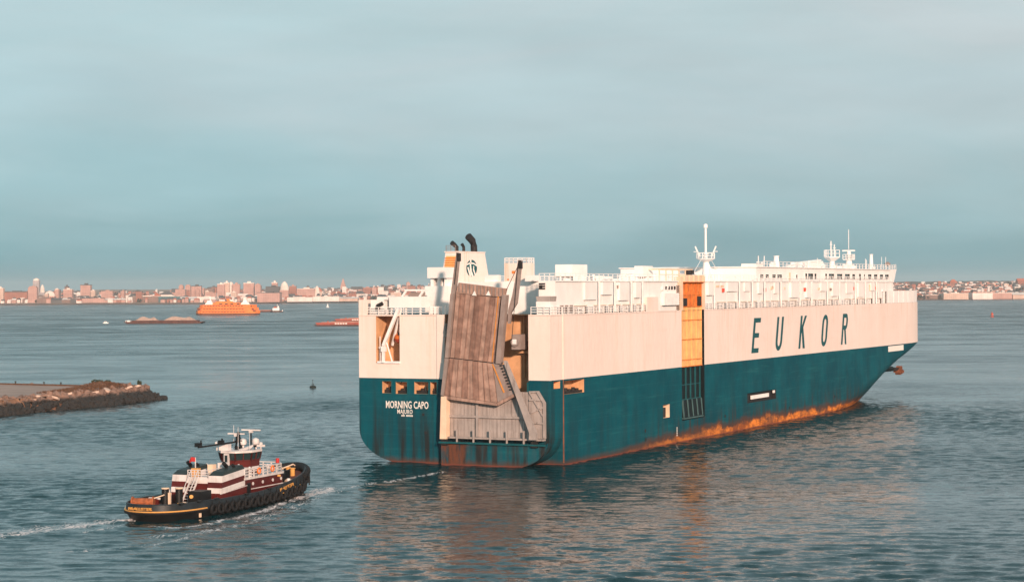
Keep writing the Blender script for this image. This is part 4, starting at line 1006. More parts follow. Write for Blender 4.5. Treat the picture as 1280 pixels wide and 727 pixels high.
# roof masts, radar, domes
def post(s, z0, z1, r0, r1, t=4.0, name='vent_post'):
    mb = MB(); mb.cyl((t, s, z0), (t, s, z1), r0, r1, n=12); mb.cyl((t, s, z1), (t, s, z1 + 0.12), r1 * 1.35, n=12); return S(name, mb, M['white2'], br, smooth=True)
post(138.5, 30.08, 32.6, 0.75, 0.5); post(214.8 - 20, 30.2, 33.6, 0.5, 0.38, t=8.5)
mb = MB(); mb.prism([(141.5, 30.05), (170, 30.05), (170, 31.9), (160, 31.7), (147, 30.9)], 'x', 3.6, 4.5); S('smoke_deck', mb, M['white'], br)
mb = MB(); mb.prism([(150.5, 31.2), (168, 31.95), (168, 32.25), (150.5, 31.45)], 'x', 3.4, 4.7); S('sloped_cover', mb, M['white2'], br)
for s, r in ((149.5, 0.28), (154.5, 0.42)):
    mb = MB(); mb.cyl((6, s, 30), (6, s, 31.2), 0.25, n=8); mb.lathe([(0.1, 0), (r * .8, .15), (r, r), (r * .7, r * 1.7), (0.05, r * 2)], (6, s, 31.0), 14); S('dome', mb, M['white2'], br, smooth=True)
e = empty('radar_mast', (0, 0, 0)); e.parent = ship
mb = MB(); mb.cyl((4, 178.3, 30), (4, 178.3, 33), 0.8, 0.45, n=12); S('mast_post', mb, M['white'], e, smooth=True)
mb = MB(); mb.lathe([(0.6, 0), (1.9, 0.9), (1.9, 1.1)], (4, 178.3, 31.9), 8); S('mast_platform', mb, M['white'], e)
railing('mast_rail', [(2.2, 178.3, 33), (5.8, 178.3, 33)], 1.5, M['white2'], e, post=0.9, r=0.07, rails=2)
for t, z in ((3.8, 36.6), (4.6, 35.8), (2.6, 34.6)):
    mb = MB(); mb.bar((t, 178.3, 33), (t, 178.3, z), 0.2); mb.bar((t - .3, 178.3, z - .8), (t + .3, 178.3, z - .8), 0.14); S('aerial', mb, M['white2'], e)
e = empty('radar_mast', (0, 0, 0)); e.parent = ship
mb = MB(); mb.cyl((4, 191.7, 30), (4, 191.7, 34.4), 0.95, 0.45, n=12); S('mast_post', mb, M['white'], e, smooth=True)
mb = MB(); mb.box(2.9, 5.1, 190.6, 192.8, 32.4, 32.6); S('mast_platform', mb, M['white'], e); railing('mast_rail', [(2.9, 190.6, 32.6), (5.1, 190.6, 32.6), (5.1, 192.8, 32.6)], 1.1, M['white2'], e, post=0.7, r=0.06, rails=2)
mb = MB(); mb.box(2.5, 5.5, 191.5, 191.9, 34.4, 34.75); S('radar_bar', mb, M['white2'], e)
mb = MB(); mb.bar((4, 191.7, 34.9), (4, 191.7, 39.6), 0.12); S('aerial', mb, M['white2'], e)
mb = MB(); mb.box(10, 11, 166.5, 172, 30.08, 31.0); S('roof_locker', mb, M['white'], br)
mb = MB()
for s in (104, 107.5): mb.bar((12, s, 30), (12, s, 32.2), 0.14)
mb.bar((12, 103, 31), (12, 105, 31), 0.12); S('aerial', mb, M['white2'], br)
mb = MB(); mb.lathe([(0.3, 0), (0.7, 0.2), (0.7, 0.7), (0.2, 1.0)], (12.5, 194.5, 30.9), 12); S('searchlight', mb, M['girder'], br)
mb = MB()
for s in (189.5, 193.0): mb.bar((12.5, s, 30), (12.5, s, 33.0), 0.08)
S('aerial', mb, M['white2'], br)
# anchor in its pocket
an = empty('anchor', (0, 0, 0)); an.parent = ship; an['label'] = 'rusty anchor hanging at the bow'
def A(s, t, z): return (t, s, z)
mb = MB(); mb.cyl(A(194, 6.6, 6.6), A(206.2, 10.2, 6.3), 1.1, 0.6, n=10); S('bolster', mb, M['tealdark'], an)
mb = MB(); mb.bar(A(206, 10.2, 6.3), A(209.5, 10.7, 6.1), 0.8, 0.8); S('shank', mb, M['black'], an)
mb = MB(); mb.prism([(208.6, 4.8), (211.6, 5.2), (212.0, 5.7), (210.4, 5.9), (210.2, 6.8), (209.4, 6.9), (209.2, 6.0), (208.2, 5.3)], 'x', 10.4, 11.7); S('fluke', mb, M['rustanchor'], an)
mb = MB(); mb.box(9.9, 12.2, 208.6, 209.4, 5.3, 6.0); S('crown', mb, M['rustanchor'], an)
# ------------------------------------------------------------------ the tugboat
M['tughull'] = paint('tug_black_hull', (0.008, 0.009, 0.010), var=0.25, streak=0.3, scol=(0.02, 0.015, 0.012), rough=0.45, scale=0.8)
M['tugbul'] = paint('tug_blue_black_bulwark', (0.016, 0.022, 0.027), var=0.2, streak=0.35, scol=(0.02, 0.018, 0.018), rough=0.45, scale=0.8)
M['maroon'] = paint('tug_maroon_paint', (0.085, 0.011, 0.009), var=0.2, streak=0.25, scol=(0.07, 0.015, 0.012), rough=0.4, scale=0.8)
M['tugwhite'] = paint('tug_white_paint', (0.60, 0.555, 0.54), var=0.12, streak=0.45, scol=(0.33, 0.26, 0.23), rough=0.45, scale=0.8, sscale=2)
M['tugyellow'] = flat('tug_yellow_paint', (0.60, 0.30, 0.08), 0.5)
M['rubber'] = paint('black_tyre_rubber', (0.009, 0.009, 0.010), var=0.3, streak=0.0, rough=0.75, scale=4)
M['tugdeck'] = paint('tug_red_brown_deck', (0.13, 0.045, 0.035), var=0.2, streak=0, rough=0.8)
M['blackgreen'] = paint('stack_top_black', (0.02, 0.03, 0.03), var=0.2, streak=0, rough=0.5)
M['brass'] = flat('amber_lamp_glass', (0.8, 0.45, 0.15), 0.35)
M['redlamp'] = flat('red_flag_cloth', (0.45, 0.03, 0.03), 0.6)
M['darkrust'] = paint('brown_winch_steel', (0.30, 0.09, 0.035), var=0.3, streak=0.2, rough=0.7, scale=3)
TL_, TB_ = 17.5, 4.7
tug = empty('tugboat', (-35.1, 239.6, 0), -R(22)); tug.scale = (1.05, 1.05, 1.0); tag(tug, 'black and maroon tugboat with striped funnels following the big ship', 'tugboat')
def T(name, mb, mat, parent=tug, **kw): return mb.build(name, mat, parent, **kw)
def hbr(s, k=1.0):
    u = abs(s) / TL_
    if s < 0: return TB_ * k * max(0, 1 - u ** 7) ** 0.5 * (1 - 0.06 * u)
    return TB_ * k * max(0, 1 - u ** 3.0) ** 0.55
def sheer(s): return 1.75 + (0.12 if s < -9 else 0) + 1.75 * max(0, (s + 1) / 18.5) ** 1.6
def deckz(s): return sheer(s) - 0.85
STN = sorted({-TL_, TL_, *[-TL_ * math.cos(a) for a in np.linspace(0, math.pi, 45)]})
def ring_at(z, k, ds=0.0):
    pts = [((hbr(s, k)), s * (1 - ds), z(s) if callable(z) else z) for s in STN]
    return pts + [(-x, y, q) for x, y, q in pts[-2:0:-1]]
def loft_rings(mb, rings, m=0):
    for a, b in zip(rings[:-1], rings[1:]):
        n = len(a)
        for i in range(n): mb.quad(a[i], a[(i + 1) % n], b[(i + 1) % n], b[i], m)
hm = MB(); loft_rings(hm, [ring_at(-1.2, 0.80, 0.08), ring_at(0.0, 0.93, 0.035), ring_at(0.75, 0.99, 0.01), ring_at(lambda s: 0.95 + 0.45 * (sheer(s) - 1.8), 1.0)]); T('hull', hm, M['tughull'], smooth=True)
bm_ = MB(); loft_rings(bm_, [ring_at(lambda s: 0.95 + 0.45 * (sheer(s) - 1.8), 1.0), ring_at(sheer, 0.985, 0.004), ring_at(sheer, 0.945, 0.013), ring_at(lambda s: deckz(s) - 0.05, 0.945, 0.013)]); T('bulwark', bm_, M['tugbul'], smooth=True)
dm = MB(); r_ = ring_at(deckz, 0.95, 0.012); n = len(r_); h_ = len(STN)
for i in range(h_ - 1):
    a, b = r_[i], r_[i + 1]; dm.quad(a, b, (-b[0], b[1], b[2]), (-a[0], a[1], a[2]))
T('main_deck', dm, M['tugdeck'])
# yellow line round the stern, rubbing strake
out = [p for p in ring_at(1.12, 1.012) if p[1] < -10.5]; out.sort(key=lambda p: math.atan2(p[0], -(p[1] + 10)))
mb = MB(); mb.tube([(p[0] * 1.005, p[1] - 0.03, p[2]) for p in out], 0.10, 6); T('yellow_line', mb, M['tugyellow'])
mb = MB(); mb.tube([(p[0] * 1.0, p[1] - 0.02, 0.92) for p in out], 0.16, 6); T('rubbing_strake', mb, M['rubber'])
cap = ring_at(lambda s: sheer(s) + 0.03, 0.965, 0.009); mb = MB(); mb.tube(cap, 0.09, 6, closed=True); T('bulwark_cap', mb, M['tugbul'])
# tyres hung along the side
ty = MB(); nt_ = 16
for i in range(nt_):
    for j in range(8):
        pass
prof_ = [(0.52 + 0.19 * math.cos(a), 0.17 * math.sin(a)) for a in [2 * math.pi * j / 8 for j in range(8)]]
vs = []; fs = []
for i in range(nt_):
    t = 2 * math.pi * i / nt_
    for r0, w in prof_: vs.append((w, r0 * math.cos(t), r0 * math.sin(t)))
for i in range(nt_):
    for j in range(8):
        i2, j2 = (i + 1) % nt_, (j + 1) % 8; fs.append((i * 8 + j, i2 * 8 + j, i2 * 8 + j2, i * 8 + j2))
ty.add(vs, fs); tyre = T('tyre', ty, M['rubber'], smooth='all')
k = 0
for s in np.linspace(-10.3, 12.4, 17):
    o = tyre if k == 0 else dup(tyre, 'tyre', tug)
    x = hbr(s) ; x2 = hbr(s + 0.5); ang = math.atan2(x - x2, 0.5)
    o.location = (x + 0.16, s, 0.82 + 0.42 * (sheer(s) - 1.8)); o.rotation_euler = (0, R(6 * (-1) ** k), ang); k += 1
chn = MB()
for s in np.linspace(-10.3, 12.4, 17):
    x = hbr(s); chn.bar((x + 0.08, s, 1.2 + 0.42 * (sheer(s) - 1.8)), (x * 0.97 + 0.05, s, sheer(s)), 0.06)
T('tyre_chain', chn, M['rubber'])
# bow fender: thick rubber roll with lashings
bf = [p for p in ring_at(lambda s: sheer(s) - 0.35, 1.01) if p[1] > 11.5]; bf.sort(key=lambda p: math.atan2(p[0], p[1] - 11))
mb = MB(); mb.tube(bf, [0.28 + 0.30 * math.sin(math.pi * i / (len(bf) - 1)) ** 0.6 for i in range(len(bf))], 10); T('bow_fender', mb, M['rubber'], smooth=True)
bf2 = [(p[0], p[1], p[2] - 0.95) for p in bf]
mb = MB(); mb.tube(bf2, [0.22 + 0.26 * math.sin(math.pi * i / (len(bf) - 1)) ** 0.6 for i in range(len(bf))], 10); T('bow_fender', mb, M['rubber'], smooth=True)
mb = MB()
for p in bf[2:-2:2]:
    mb.cyl((p[0] * 1.04, p[1] * 1.02, p[2] + 0.45), (p[0] * 1.06, p[1] * 1.03, p[2] - 1.5), 0.09, n=6)
T('fender_lashing', mb, M['tughull'])
# deckhouse (maroon) with a rounded front, white edge and rub rail
def outline(x, y0, y1, r, n=6):
    pts = [(-x, y0), (x, y0)]
    pts += [(x - r + r * math.cos(a), y1 - r + r * math.sin(a)) for a in [math.pi / 2 * i / n for i in range(n + 1)]]
    pts += [(-x + r - r * math.sin(a), y1 - r + r * math.cos(a)) for a in [math.pi / 2 * i / n for i in range(n + 1)]]
    return pts
dhs = MB(); dhs.prism(outline(3.2, -6.0, 9.2, 1.6), 'z', 0.9, 3.25); T('deckhouse', dhs, M['maroon'])
mb = MB(); mb.prism(outline(3.35, -1.2, 9.4, 1.7), 'z', 3.25, 3.5); T('deckhouse_roof', mb, M['tugwhite'])
mb = MB(); mb.bar((3.24, 0.5, 2.05), (3.24, 8.0, 2.05), 0.12, 0.1); T('rub_rail', mb, M['tugwhite'])
for s in (0.9, 3.2, 5.6, 7.6):
    mb = MB(); mb.cyl((3.18, s, 2.65), (3.26, s, 2.65), 0.2, n=12); T('porthole', mb, M['tugwhite'])
mb = MB(); mb.cyl((3.2, 6.9, 3.05), (3.5, 6.9, 3.05), 0.14, n=8); T('deck_lamp', mb, M['brass'])
mb = MB(); mb.box(3.19, 3.25, -0.5, 0.3, 1.0, 2.8); T('door', mb, M['tughull'])
mb = MB(); mb.cyl((3.9, 8.2, 1.0), (3.9, 8.2, 2.2), 0.14, n=8); mb.lathe([(.1, 0), (.26, .1), (.2, .4)], (3.9, 8.2, 2.2), 10); T('deck_vent', mb, M['tugwhite'])
# funnels: striped casings with black slanted tops
def stack(x):
    e = empty('funnel', (0, 0, 0)); e.parent = tug
    x0, x1 = x - 0.95, x + 0.95; y0, y1 = -6.6, -1.0
    def sect(z): k = (z - 1.0) / 4.0; return [(x0 + .04 * k, y0 + 0.75 * k), (x1 - .12 * k, y0 + 0.75 * k), (x1 - 0.12 * k, y1), (x0 + .04 * k, y1)]
    bands = [(1.0, 2.15, 'maroon'), (2.15, 2.75, 'tugwhite'), (2.75, 3.4, 'maroon'), (3.4, 4.15, 'tugwhite')]
    for z0, z1, mt in bands:
        mb = MB(); a, b = sect(z0), sect(z1)
        # slanting bands: they climb forward
        sl = lambda p, z: (p[0], p[1], z + 0.085 * (p[1] - y0) * (0 if z < 1.1 else 1))
        vs = [sl(p, z0) for p in a] + [sl(p, z1) for p in b]
        mb.add(vs, [(3, 2, 1, 0), (4, 5, 6, 7), (0, 1, 5, 4), (1, 2, 6, 5), (2, 3, 7, 6), (3, 0, 4, 7)])
        T('funnel_band', mb, M[mt], e)
    mb = MB(); a = sect(4.15); vs = [(p[0], p[1], 4.16 + 0.085 * (p[1] - y0)) for p in a]; c = [((p[0] - x) * 0.82 + x, (p[1] + 3.6) * 0.8 - 3.3, 4.62 + 0.085 * (p[1] - y0)) for p in a]
    mb.add(vs + c, [(3, 2, 1, 0), (4, 5, 6, 7), (0, 1, 5, 4), (1, 2, 6, 5), (2, 3, 7, 6), (3, 0, 4, 7)]); T('funnel_cap', mb, M['blackgreen'], e)
    mb = MB(); mb.tube([(x - .2, -3.2, 4.6), (x - .2, -3.3, 5.1), (x - .2, -3.9, 5.5)], 0.24, 10); mb.tube([(x + .35, -2.4, 4.6), (x + .35, -2.5, 5.0), (x + .35, -2.9, 5.25)], 0.17, 8); T('exhaust_pipe', mb, M['rubber'], e, smooth=True)
    mb = MB(); mb.box(x0 + .5, x1 - .5, y0 - .02, y0 + .3, 1.1, 2.0); T('vent_door', mb, M['maroon'], e)
    return e
stack(2.35); stack(-2.35)
mb = MB()
for k in range(11):
    s = -6.6 + k * 0.55; mb.bar((3.28, s, 2.15 + 0.04 * k), (3.28, s + .55, 2.12 + 0.04 * (k + 1)), 0.08); 
T('hand_rope', mb, M['tugwhite'])
# stairs between the funnels
stt = MB()
for x in (-0.75, 0.15):
    stt.bar((x, -8.3, 1.0), (x, -6.0, 4.0), 0.12, 0.2)
for k in range(9): stt.box(-0.75, 0.15, -8.2 + k * 0.26, -7.95 + k * 0.26, 1.2 + k * 0.33, 1.26 + k * 0.33)
T('stairs', stt, M['tugwhite'])
mb = MB()
for x in (-0.75, 0.15): mb.bar((x, -8.4, 1.9), (x, -6.1, 4.9), 0.07); mb.bar((x, -8.3, 1.0), (x, -8.4, 1.9), 0.07); mb.bar((x, -6.1, 4.0), (x, -6.1, 4.9), 0.07)
T('stair_rail', mb, M['tugwhite'])
mb = MB(); mb.box(-1.4, 1.4, -6.0, -1.0, 3.25, 3.9); mb.box(-1.2, 1.2, -5.9, -5.0, 3.9, 4.0); T('boat_deck', mb, M['tugwhite'])
mb = MB(); mb.box(-0.9, 0.0, -5.9, -5.3, 4.02, 5.0); T('fire_box', mb, M['tugyellow'])
mb = MB(); mb.box(0.6, 1.5, -2.6, -1.6, 4.2, 5.4); mb.box(1.7, 2.6, 0.0, 0.8, 3.52, 4.6); T('deck_locker', mb, M['tugwhite'])
mb = MB(); mb.box(-0.5, 0.2, -3.0, -2.2, 4.0, 5.2); T('deck_locker', mb, M['shiprim'])
mb = MB(); mb.bar((-1.0, -4.8, 3.9), (-1.0, -4.8, 6.2), 0.09); T('flag_staff', mb, M['tugwhite'])
mb = MB(); mb.add([(-1.0, -4.85, 6.2), (-1.15, -5.5, 6.3), (-1.05, -6.0, 6.0), (-1.1, -5.9, 5.6), (-1.15, -5.4, 5.75), (-1.0, -4.85, 5.7)], [(0, 1, 2, 3, 4, 5)]); T('flag', mb, M['redlamp'])
# wheelhouse: maroon, outward-raked windows, white roof
wh = empty('wheelhouse', (0, 0, 0)); wh.parent = tug
def oct_(r, ry, cy, z): return [(r * math.cos(a) * (1.0 / math.cos(math.pi / 8)), cy + ry * math.sin(a) / math.cos(math.pi / 8), z) for a in [math.pi / 8 + math.pi / 4 * i for i in range(8)]]
def octs(mb, levels, cap=True):
    rows = [oct_(*l) for l in levels]
    for a, b in zip(rows[:-1], rows[1:]):
        for i in range(8): mb.quad(a[i], a[(i + 1) % 8], b[(i + 1) % 8], b[i])
    if cap: mb.add(rows[0], [tuple(range(7, -1, -1))]); mb.add(rows[-1], [tuple(range(8))])
CY = 3.6
mb = MB(); octs(mb, [(1.95, 2.5, CY, 3.5), (2.0, 2.55, CY, 5.25)]); T('wheelhouse_wall', mb, M['maroon'], wh)
mb = MB(); octs(mb, [(2.0, 2.55, CY, 6.2), (2.28, 2.85, CY, 6.25), (2.28, 2.85, CY, 6.5)]); T('wheelhouse_roof', mb, M['tugwhite'], wh)
lo, hi = oct_(2.0, 2.55, CY, 5.25), oct_(2.2, 2.75, CY, 6.2)
for i in range(8):
    a, b, c, d = (Vector(p) for p in (lo[i], lo[(i + 1) % 8], hi[(i + 1) % 8], hi[i]))
    def Q(u, v): return (a.lerp(b, u)).lerp(d.lerp(c, u), v)
    mb = MB(); mb.quad(Q(0, 0), Q(1, 0), Q(1, 1), Q(0, 1)); g_ = T('window', mb, M['glass'], wh)
    cc = Vector((0, CY, 5.7)); mb = MB()
    for u in (0.0, 0.5, 1.0): mb.bar(Q(u, 0) + (Q(u, .5) - cc) * .012, Q(u, 1) + (Q(u, .5) - cc) * .012, 0.16 if u != .5 else 0.10, 0.1)
    mb.bar(Q(0, .06) + (Q(.5, .5) - cc) * .012, Q(1, .06) + (Q(.5, .5) - cc) * .012, 0.1, 0.12); T('frame', mb, M['maroon'], g_)
mb = MB(); mb.box(-0.55, 0.1, 0.75, 1.0, 3.5, 6.2); T('wheelhouse_door', mb, M['tugwhite'], wh); mb = MB(); mb.box(-0.4, -0.05, 0.68, 0.74, 5.1, 6.0); T('door_window', mb, M['glass'], wh)
railing('bridge_rail', [(3.2, -1.0, 3.5), (3.25, 7.6, 3.5), (2.2, 9.1, 3.5), (-2.2, 9.1, 3.5), (-3.25, 7.6, 3.5)], 1.0, M['tugwhite'], tug, post=1.1, r=0.06)
# roof gear
mb = MB(); mb.box(-0.4, 0.4, 3.0, 3.6, 6.5, 6.9); mb.bar((-0.35, 3.1, 6.5), (0, 3.2, 8.7), 0.16); mb.bar((0.35, 3.1, 6.5), (0, 3.2, 8.7), 0.16); mb.bar((0, 4.0, 6.5), (0, 3.3, 8.6), 0.16); mb.bar((-0.5, 3.2, 7.6), (0.5, 3.2, 7.6), 0.1); T('mast', mb, M['tughull'])
mb = MB(); mb.bar((0, 3.2, 7.5), (-2.2, -2.2, 7.15), 0.2); mb.bar((-0.9, 1.0, 7.35), (-0.9, 1.0, 8.0), 0.16); mb.box(-1.3, -0.7, 0.7, 1.2, 7.4, 7.8); mb.box(-2.5, -1.9, -2.5, -1.8, 7.2, 7.7); mb.bar((-2.0, -1.9, 7.3), (-2.0, -1.9, 8.0), 0.12); T('mast_boom', mb, M['tughull'])
for (x, y, z, w) in ((0.9, 4.6, 8.75, 2.5), (-0.4, 3.4, 8.35, 2.2)):
    mb = MB(); mb.cyl((x, y, 6.5), (x, y, z), 0.09, n=8); T('radar_post', mb, M['tughull'])
    mb = MB(); mb.box(x - w / 2, x + w / 2, y - 0.1, y + 0.1, z, z + 0.16); mb.box(x - 0.2, x + .2, y - .2, y + .2, z - 0.25, z); T('radar_bar', mb, M['tugwhite'])
for (x, y) in ((0.4, 3.6), (1.35, 4.9)):
    mb = MB(); mb.cyl((x, y, 6.5), (x, y, 7.1), 0.14, n=8); mb.lathe([(0.15, 0), (0.38, 0.1), (0.45, 0.4), (0.36, 0.72), (0.05, 0.88)], (x, y, 7.0), 14); T('radome', mb, M['tugwhite'], smooth=True)
mb = MB(); mb.box(-1.7, -0.5, 1.6, 2.4, 6.5, 7.25); T('life_raft_box', mb, M['tugwhite'])
mb = MB(); mb.cyl((-1.9, 1.5, 6.5), (-1.9, 1.5, 7.2), 0.08, n=8); mb.lathe([(.05, 0), (.25, .05), (.25, .3), (.05, .4)], (-1.9, 1.5, 7.2), 10); T('searchlight', mb, M['tugwhite'])
mb = MB(); mb.cyl((1.7, 5.5, 6.5), (1.7, 5.5, 6.9), 0.08, n=8); mb.lathe([(.05, 0), (.22, .05), (.22, .3), (.05, .4)], (1.7, 5.5, 6.9), 10); T('searchlight', mb, M['tugwhite'])
mb = MB(); mb.bar((0.8, 2.2, 6.5), (1.4, 5.2, 7.0), 0.3); mb.bar((1.2, 4.2, 6.9), (1.9, 6.0, 6.8), 0.25); T('fire_monitor', mb, M['tugwhite'])
mb = MB()
for x, y, z in ((-1.2, 4.2, 9.4), (1.6, 3.0, 8.6), (0.2, 2.8, 9.3)): mb.bar((x, y, 6.5), (x, y, z), 0.04)
T('aerial', mb, M['tugwhite'])
mb = MB(); mb.cyl((2.0, 9.0, 4.4), (2.0, 9.0, 5.0), 0.22, n=8); T('red_lamp', mb, M['redlamp'])
# fore deck
mb = MB(); mb.cyl((-1.3, 12.0, 2.55), (1.3, 12.0, 2.55), 0.75, n=14); mb.box(-1.6, -1.3, 11.2, 12.8, 1.6, 3.2); mb.box(1.3, 1.6, 11.2, 12.8, 1.6, 3.2); T('bow_winch', mb, M['tughull'])
mb = MB(); mb.cyl((-0.9, 12.0, 2.55), (0.9, 12.0, 2.55), 0.9, n=14); T('tow_rope', mb, M['shiprim'])
for x, y, z in ((-1.4, 14.3, 2.3), (1.0, 14.6, 2.4), (0, 15.3, 2.4), (-2.4, 12.6, 2.1)):
    mb = MB(); mb.cyl((x, y, z - .3), (x, y, z + 0.75), 0.28, n=10); mb.cyl((x, y, z + 0.75), (x, y, z + 0.85), 0.36, n=10); T('bitt', mb, M['tugyellow'])
mb = MB(); mb.box(-2.6, -1.2, 9.7, 10.2, 2.2, 3.2); mb.box(1.4, 2.4, 9.7, 10.3, 2.2, 3.0); T('deck_chest', mb, M['tughull'])
# after deck
for x, y in ((-1.0, -11.2), (0.4, -10.6)):
    mb = MB(); mb.cyl((x, y, 0.9), (x, y, 3.1), 0.42, n=12); T('tow_bitt', mb, M['tughull']); mb = MB(); mb.cyl((x, y, 3.1), (x, y, 3.22), 0.46, n=12); T('bitt_cap', mb, M['shiprim'])
mb = MB(); mb.box(-1.6, -1.35, -11.0, -10.7, 0.9, 2.6); mb.box(-0.42, -0.2, -11.6, -11.3, 0.9, 2.7); T('guide_post', mb, M['shiprim'])
mb = MB(); mb.box(0.9, 2.6, -9.6, -7.4, 0.9, 2.7); T('capstan_house', mb, M['tughull']); mb = MB(); mb.cyl((1.4, -9.75, 2.1), (1.4, -9.6, 2.1), 0.22, n=10); T('deck_lamp', mb, M['brass'])
mb = MB(); mb.cyl((-3.6, -13.6, 1.75), (-1.5, -13.0, 1.75), 0.45, n=14); T('rope_drum', mb, M['darkrust'])
mb = MB(); mb.cyl((-3.75, -13.65, 1.75), (-3.6, -13.6, 1.75), 0.62, n=14); mb.cyl((-1.5, -13.0, 1.75), (-1.35, -12.95, 1.75), 0.62, n=14); mb.box(-3.4, -1.7, -13.6, -13.0, 0.9, 1.4); T('drum_flange', mb, M['darkrust'])
mb = MB(); mb.box(-3.9, -1.4, -12.2, -11.8, 0.9, 2.0); T('deck_screen', mb, M['maroon'])
mb = MB(); mb.cyl((-2.6, -12.0, 2.02), (-1.2, -12.0, 2.02), 0.14, n=8); T('roller', mb, M['tugwhite'])
mb = MB()
for k in range(3): mb.bar((0.6 + k * .4, -7.3, 1.0), (0.6 + k * .4, -7.3, 2.2), 0.09)
mb.bar((0.6, -7.3, 2.2), (1.4, -7.3, 2.2), 0.09); T('small_gate', mb, M['tugyellow'])
# name boards in yellow letters
tx = hbr(7.5) ; ang = math.atan2(hbr(10) - hbr(5.5), 4.5)
mx = Matrix.Translation((hbr(4.6) + 0.09, 4.6, sheer(4.6) - 0.72)) @ Matrix.Rotation(R(90) + math.atan2(hbr(4.6) - hbr(9.6), 5.0), 4, 'Z') @ Matrix.Rotation(R(90), 4, 'X') @ Matrix.Rotation(math.atan2(sheer(9.6) - sheer(4.6), 5.0), 4, 'Z')
text_obj('name_board', 'McALLISTER', 0.66, M['tugyellow'], tug, mx, 0.02, 0.008, 1.0, 1.15)
mb = MB(); mb.bar((hbr(4.8) + .12, 4.8, sheer(4.8) - 0.98), (hbr(10.5) + .12, 10.5, sheer(10.5) - 0.95), 0.08, 0.1); T('yellow_line', mb, M['tugyellow'])
mx = Matrix.Translation((-1.75, -TL_ + 0.12, 1.32)) @ Matrix.Rotation(R(90), 4, 'X')
text_obj('name_board', 'McALLISTER', 0.44, M['tugyellow'], tug, mx, 0.16, 0.004, 1.0, 1.25)
mb = MB(); mb.box(hbr(-12.5) - 0.1, hbr(-12.5) + 0.04, -12.7, -12.4, 0.15, 0.62); T('exhaust_port', mb, M['shiprim'])

# small deck clutter that makes a working tug: rings, hoses, vents, ropes, fenders
for (x, y, z) in ((3.42, 2.0, 4.1), (3.42, 5.2, 4.1), (-0.9, 0.62, 4.7)):
    mb = MB(); pts = [(x, y + 0.34 * math.cos(a), z + 0.34 * math.sin(a)) for a in [2 * math.pi * k / 12 for k in range(12)]]; mb.tube(pts, 0.09, 6, closed=True); T('life_ring', mb, M['lifeorange'])
for (x, y, h_) in ((-2.9, -7.4, 1.6), (2.9, 0.9, 0.9), (-2.4, 0.2, 1.2), (2.2, -0.4, 1.3), (-1.2, 7.6, 0.7), (1.4, 7.8, 0.6)):
    z0 = deckz(y) if y < -6.5 else 3.5 if y > -1.2 else 3.9
    mb = MB(); mb.tube([(x, y, z0), (x, y, z0 + h_), (x, y - 0.2, z0 + h_ + 0.18), (x, y - 0.45, z0 + h_ + 0.1)], 0.15, 8); T('gooseneck_vent', mb, M['tugwhite'], smooth=True)
for (x, y) in ((2.9, -13.4), (-3.2, -15.0), (1.2, -14.6), (2.6, 10.6)):
    mb = MB(); z0 = deckz(y)
    for k in range(4): mb.tube([(x + (0.55 - .05 * k) * math.cos(a), y + (0.5 - .05 * k) * math.sin(a), z0 + 0.08 + 0.11 * k) for a in [2 * math.pi * q / 14 for q in range(14)]], 0.06, 5, closed=True)
    o = T('rope_coil', mb, M['shiprim']); o['kind'] = 'stuff'
mb = MB(); mb.tube([(-0.3, 12.0, 3.4), (-0.2, 14.5, 3.2), (0, 16.6, 3.5), (0.1, 17.6, 3.0)], 0.09, 6); T('tow_line', mb, M['shiprim'])
mb = MB(); mb.tube([(-1.5, -13.2, 2.1), (-0.9, -11.8, 2.4), (-0.9, -11.0, 2.5)], 0.07, 6); T('tow_line', mb, M['shiprim'])
for s in (-15.2, -12.6, -9.4, -3.0, 2.2):
    mb = MB(); x = hbr(s) * 0.955; mb.box(x - 0.05, x + 0.3, s - 0.35, s + 0.35, sheer(s) - 0.02, sheer(s) + 0.18); T('fairlead', mb, M['tughull'])
for s in (-14.0, -11.2, -8.2, -2.6, 0.2, 3.0):
    mb = MB(); x = hbr(s) * 0.93; mb.prism([(x, sheer(s) - .05), (x - 0.35, deckz(s)), (x, deckz(s))], 'y', s - 0.05, s + 0.05); T('bulwark_stay', mb, M['maroon'])
mb = MB(); mb.box(-0.8, 0.8, -16.4, -15.6, 0.9, 1.5); T('towing_pin_box', mb, M['tughull'])
mb = MB(); mb.box(1.6, 2.6, -12.9, -12.0, 0.9, 1.7); T('deck_chest', mb, M['tugyellow'])
mb = MB(); mb.cyl((-2.2, -9.2, 0.9), (-2.2, -9.2, 1.9), 0.3, n=10); mb.cyl((-2.2, -9.2, 1.9), (-2.2, -9.2, 2.0), 0.42, n=10); T('capstan', mb, M['shiprim'])
railing('stern_rail', [(-3.0, -8.6, 1.0), (-3.0, -6.8, 1.0)], 1.1, M['tugwhite'], tug, post=0.6, r=0.04)
railing('boat_deck_rail', [(-1.3, -5.95, 3.9), (1.3, -5.95, 3.9), (1.3, -1.2, 4.0)], 0.9, M['tugwhite'], tug, post=0.8, r=0.04)
for x, y, z in ((2.1, 3.4, 6.55), (-2.1, 3.4, 6.55), (1.5, 5.9, 6.55)):
    mb = MB(); mb.cyl((x, y, z), (x, y, z + .35), .06, n=6); mb.box(x - .16, x + .16, y - .12, y + .12, z + .3, z + .55); T('flood_light', mb, M['tughull'])
mb = MB(); mb.box(2.02, 2.06, 2.7, 4.4, 4.1, 4.5); T('name_plate', mb, M['tugwhite'])
